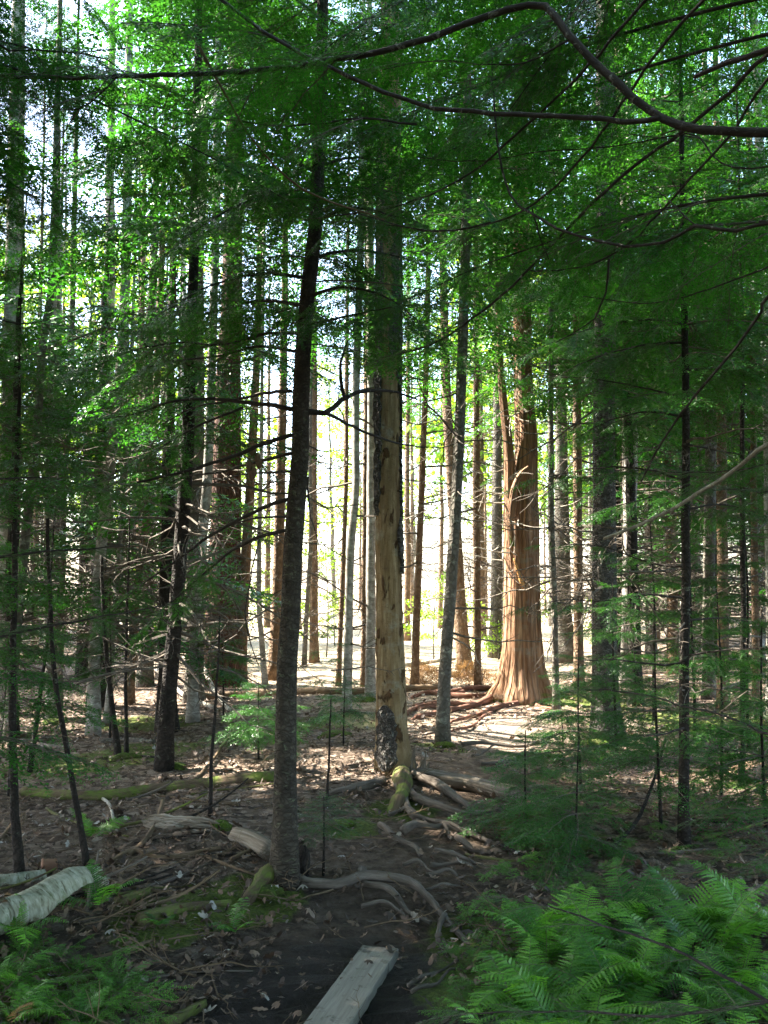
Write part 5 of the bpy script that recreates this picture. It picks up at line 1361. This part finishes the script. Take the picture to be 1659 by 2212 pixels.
    # moss cushions
    for i, (X, Y, w, h, lab) in enumerate(((738, 1782, 50, .03, 'moss cushion on the path left of the root tangle'), (575, 1930, 70, .035, 'moss cushion at the foot of the lichen-spotted conifer'), (962, 1612, 46, .04, 'moss cushion round the foot of the slim dark path-side trunk'),
                                           (1180, 1790, 40, .05, 'yellow-green moss cushion under the low spreading fir bush'), (475, 1790, 44, .05, 'moss cushion between the splintered log and the rotten log'), (268, 1640, 60, .05, 'moss cushion round the feet of the leaning dark sapling and its wiry neighbour'), (115, 1562, 46, .05, 'moss cushion at the mossy foot of the short pale trunk on the left'), (790, 1516, 40, .06, 'moss cushion at the foot of the white speckled trunk by the snag'), (1290, 1612, 70, .06, 'moss cushion at the foot of the grey scaly spruce'), (380, 1660, 60, .04, 'flat moss cushion right of the straight dark trunk foot'), (725, 1590, 70, .05, 'wide moss cushion between the front conifer and the snag'))):
        b = gp(X, Y); r_ = px(w, b[1])/2; ph = np.linspace(-.3, pi/2, 8)
        P = np.stack([0*ph, 0*ph, h*np.sin(ph)], -1)
        g = G(); V, Fc, bc = tube(P, r_*np.maximum(np.cos(ph), .03), 24, .10, rng, lambda t, s: 1+.2*np.sin(3*t+i)+.12*np.sin(5*t)); g.add(V, Fc, 0, .5, bc)
        o = g.obj('moss_cushion', M['moss'], None, True, tuple(b)); tag(o, lab, 'moss')
    # brush pile in the sun
    b = gp(985, 1480); r = thing('brush_pile', 'brown pile of dead brush behind the cedar roots', 'brush pile', b)
    g = G(); its = []
    for i in range(46):
        x = rng.uniform(-.75, .7); its.append((int(rng.integers(99)), rot(rng.uniform(0, 6.3), rng.uniform(-.1, .7), rng.uniform(0, 6))*rng.uniform(.3, .55), np.array([x, rng.uniform(-.3, .3), rng.uniform(0, .12)]), rng.normal(0, .2)))
    scatter(g, LIB[2], its); kind(g.obj('dead_foliage', [M['stick'], M['brush']], r), 'stuff')
debris()

# ------------------------------------------------------------------ ferns
def fern_frond(rng, L=.5, arch=.5):
    g = G(); n = 26; t = np.linspace(0, 1, n)
    e = np.linspace(1.25, 1.25-arch*2.6, n)
    st = L/(n-1)
    P = np.zeros((n, 3)); P[1:, 0] = np.cumsum(st*np.cos(e[1:])); P[1:, 2] = np.cumsum(st*np.sin(e[1:])); P[:, 1] = .10*L*t*t*np.sin(rng.uniform(0, 6))
    V, Fc, bc = tube(P, np.linspace(.0022, .0006, n), 4, caps=False); g.add(V, Fc, 0, .4, bc)
    Vs = []; tints = []
    for i in range(4, n):
        u = i/(n-1); T = P[i]-P[i-1]; T /= np.linalg.norm(T); nz = np.array([-T[2], 0, T[0]])
        for s in (1, -1):
            b0 = P[i]-T*st*(.5 if s < 0 else 0)
            l = L*.23*np.sin(np.clip((u-.08)*1.06, 0, 1)**.75*pi*.93+.12)*rng.uniform(.88, 1.1)+.004
            d = np.array([0, s, 0])*cos(.35) + T*sin(.35) + nz*rng.normal(-.10, .10); d /= np.linalg.norm(d)
            m = 6; tw = rng.normal(0, .25)
            wv = T*cos(tw)+nz*sin(tw)
            for k in range(m):
                # toothed edge: each tooth a small quad pointing outward
                v0, v1 = k/m, (k+1)/m
                c0 = b0+d*l*v0 - nz*l*v0*v0*.15; c1 = b0+d*l*v1 - nz*l*v1*v1*.15
                q0 = st*.47*(1-v0)**.6+.0008
                for s2 in (1, -1):
                    Vs.append([c0, c0+wv*s2*q0*.55+d*l*.02, c0+wv*s2*q0+d*l*.17*(1-v0*.4), c1]); tints.append(.30+.35*u+.15*v0)
    V = np.array(Vs).reshape(-1, 3)
    g.add(V, np.arange(len(V)).reshape(-1, 4), 1, np.clip(np.array(tints)+rng.normal(0, .08, len(tints)), 0, 1))
    return g.mesh('frond', [M['twig'], M['fern']])

def ferns():
    rng = np.random.default_rng(81)
    meshes = [fern_frond(rng, rng.uniform(.42, .56), rng.uniform(.32, .6)) for _ in range(7)]
    brown = []
    for i in (0, 3):
        me = meshes[i].copy(); me.materials[1] = M['brush']; brown.append(me)
    def fern(b, s, nf, label, group=None, up=0.):
        r = thing('fern', label, 'fern', b, group)
        a0 = rng.uniform(0, 6.3)
        for k in range(nf):
            o = bpy.data.objects.new('frond', meshes[int(rng.integers(7))] if rng.random() > .012 else brown[int(rng.integers(2))]); COL.objects.link(o); o.parent = r
            o.rotation_euler = (rng.normal(0, .18), rng.normal(.05, .16)-up, a0+k*2*pi/nf+rng.normal(0, .35))
            q = s*rng.uniform(.55, 1.2); o.scale = (q, q, q)
    lab = 'lacy green fern crowded into the fern patch right of the plank'
    pts = []
    tries = 0
    while len(pts) < 44 and tries < 4000:
        tries += 1
        X = rng.uniform(1050, 1740); Y = rng.uniform(2000, 2420)
        if Y < 2000+max(0, (1180-X))*.9 or X < 1130: continue
        p = gp(X, Y)
        if any(np.hypot(*(p-q)[:2]) < .125 for q in pts): continue
        pts.append(p)
    for p in pts: fern(p, rng.uniform(.42, .78), int(rng.integers(5, 8)), lab, 'ferns in the patch beside the plank')
    lab = 'small fern in the green growth at the bottom left corner'
    for X, Y in ((20, 2140), (110, 2205), (30, 2220), (170, 2225)):
        fern(gp(X, Y), rng.uniform(.28, .45), 5, lab, 'ferns in the bottom left corner')
    fern(gp(40, 2030), .5, 5, 'fern hanging its fronds in front of the white birch log')
    fern(gp(215, 1968), .5, 4, 'lone fern beside the short dark mossy log')
    fern(gp(505, 2020), .35, 4, 'sprig of fern on a thin stalk right of the low moss-covered log')
    fern(gp(345, 2005), .3, 4, 'little fern in front of the low moss-covered log')
    fern(gp(255, 2145), .3, 3, 'pale fern lying over the long thin grey stick')
    fern(gp(200, 1815), .45, 4, 'dark fern beneath the thin black leaning sapling')
ferns()

# ------------------------------------------------------------------ leaf litter, twigs, ground plants
def litter():
    rng = np.random.default_rng(101)
    n = 42000
    y = 2.3 + 12*rng.random(n)**1.5; x = rng.uniform(-.5, .5, n)*(y*1.0+1.2)
    mud = np.exp(-(((x)/.62)**2 + ((y-3.3)/.8)**2)**1.3); dp = dist_path(x, y)
    keep = rng.random(n) > mud*.72; keep &= rng.random(n) > .85*np.clip(1.1-dp/.45, 0, 1)
    x, y = x[keep], y[keep]; n = len(x)
    z = ground(x, y) + rng.uniform(.002, .02, n)
    s = .006 + .026*rng.random(n)**1.8
    # a lobed leaf outline of 10 points round a centre line, as 4 quads
    prof = np.array([(-1, 0), (-.6, .45), (-.35, .30), (.05, .75), (.25, .35), (.7, .40), (1.1, 0)])
    top = prof; bot = prof*np.array([1, -1])
    az = rng.uniform(0, 2*pi, n); tx = rng.normal(0, .35, n); ty = rng.normal(0, .35, n); cu = rng.normal(0, .35, n)
    k = len(prof)
    loc = np.concatenate([top, bot, np.stack([prof[:, 0], 0*prof[:, 0]], -1)])       # (3k,2)
    X = loc[None, :, 0]*s[:, None]; Y = loc[None, :, 1]*s[:, None]*rng.uniform(.6, 1.1, n)[:, None]
    Z = cu[:, None]*(X**2+Y**2*2)/s[:, None]*1.2 + X*tx[:, None] + Y*ty[:, None]
    V = np.stack([x[:, None]+X*np.cos(az)[:, None]-Y*np.sin(az)[:, None], y[:, None]+X*np.sin(az)[:, None]+Y*np.cos(az)[:, None], z[:, None]+Z+.004], -1)
    q = []
    for i in range(k-1):
        q.append((2*k+i, 2*k+i+1, i+1, i)); q.append((2*k+i+1, 2*k+i, k+i, k+i+1))
    q = np.array(q)
    Fc = (q[None] + (np.arange(n)*3*k)[:, None, None]).reshape(-1, 4)
    tint = np.clip(rng.normal(.38, .26, n), 0, 1)
    tint = np.clip(tint - .20*np.clip((6.6-y)/2, 0, 1) + (rng.random(n) < .10)*.45*(y < 6) - .22*mud[keep], 0, 1)  # near leaves tinted darker for foreground shade; muddy ones darker too
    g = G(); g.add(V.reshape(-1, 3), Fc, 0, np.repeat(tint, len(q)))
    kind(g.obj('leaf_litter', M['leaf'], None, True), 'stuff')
    # twigs lying about
    g = G(); its = []
    for i in range(2600):
        yy = 2.6+15*rng.random()**1.4; xx = rng.uniform(-.48, .48)*(yy+1)
        if dist_path(np.array([xx]), np.array([yy]))[0] < .35 and rng.random() < .75: continue
        if yy < 4.3 and abs(xx) < .6 and rng.random() < .55: continue
        its.append((int(rng.integers(99)), rot(rng.uniform(0, 6.3), rng.normal(.05, .10), rng.uniform(0, 6))*rng.uniform(.08, .42)*np.diag([1, 1, .45])[0, 0], np.array([xx, yy, float(ground(xx, yy))+.012]), 0.))
    scatter(g, DEAD, its)
    o = g.obj('twig_litter', M['stick'], None); kind(o, 'stuff')
    # little green plants on the floor
    g = G(); its = []
    for i in range(420):
        c = rng.random()
        if c < .18: X, Y = rng.uniform(-40, 300), rng.uniform(2050, 2240)
        elif c < .75: X, Y = rng.uniform(960, 1690), rng.uniform(1830, 2230)
        else: X, Y = rng.uniform(1100, 1690), rng.uniform(1560, 1830)
        p = gp(X, Y)
        if dist_path(p[0:1], p[1:2])[0] < .4: continue
        its.append((int(rng.integers(99)), rot(rng.uniform(0, 6.3), rng.uniform(.0, .5), rng.normal(0, .3))*rng.uniform(.10, .26), p+[0, 0, .02], rng.normal(-.15, .15)))
    scatter(g, LIB[1], its)
    kind(g.obj('ground_plants', [M['twig'], M['fern']], None), 'stuff')
    # moss tufts round the mossy spots
litter()

print('frond counts', STAT, 'faces', sum(len(m.polygons) for m in bpy.data.meshes))
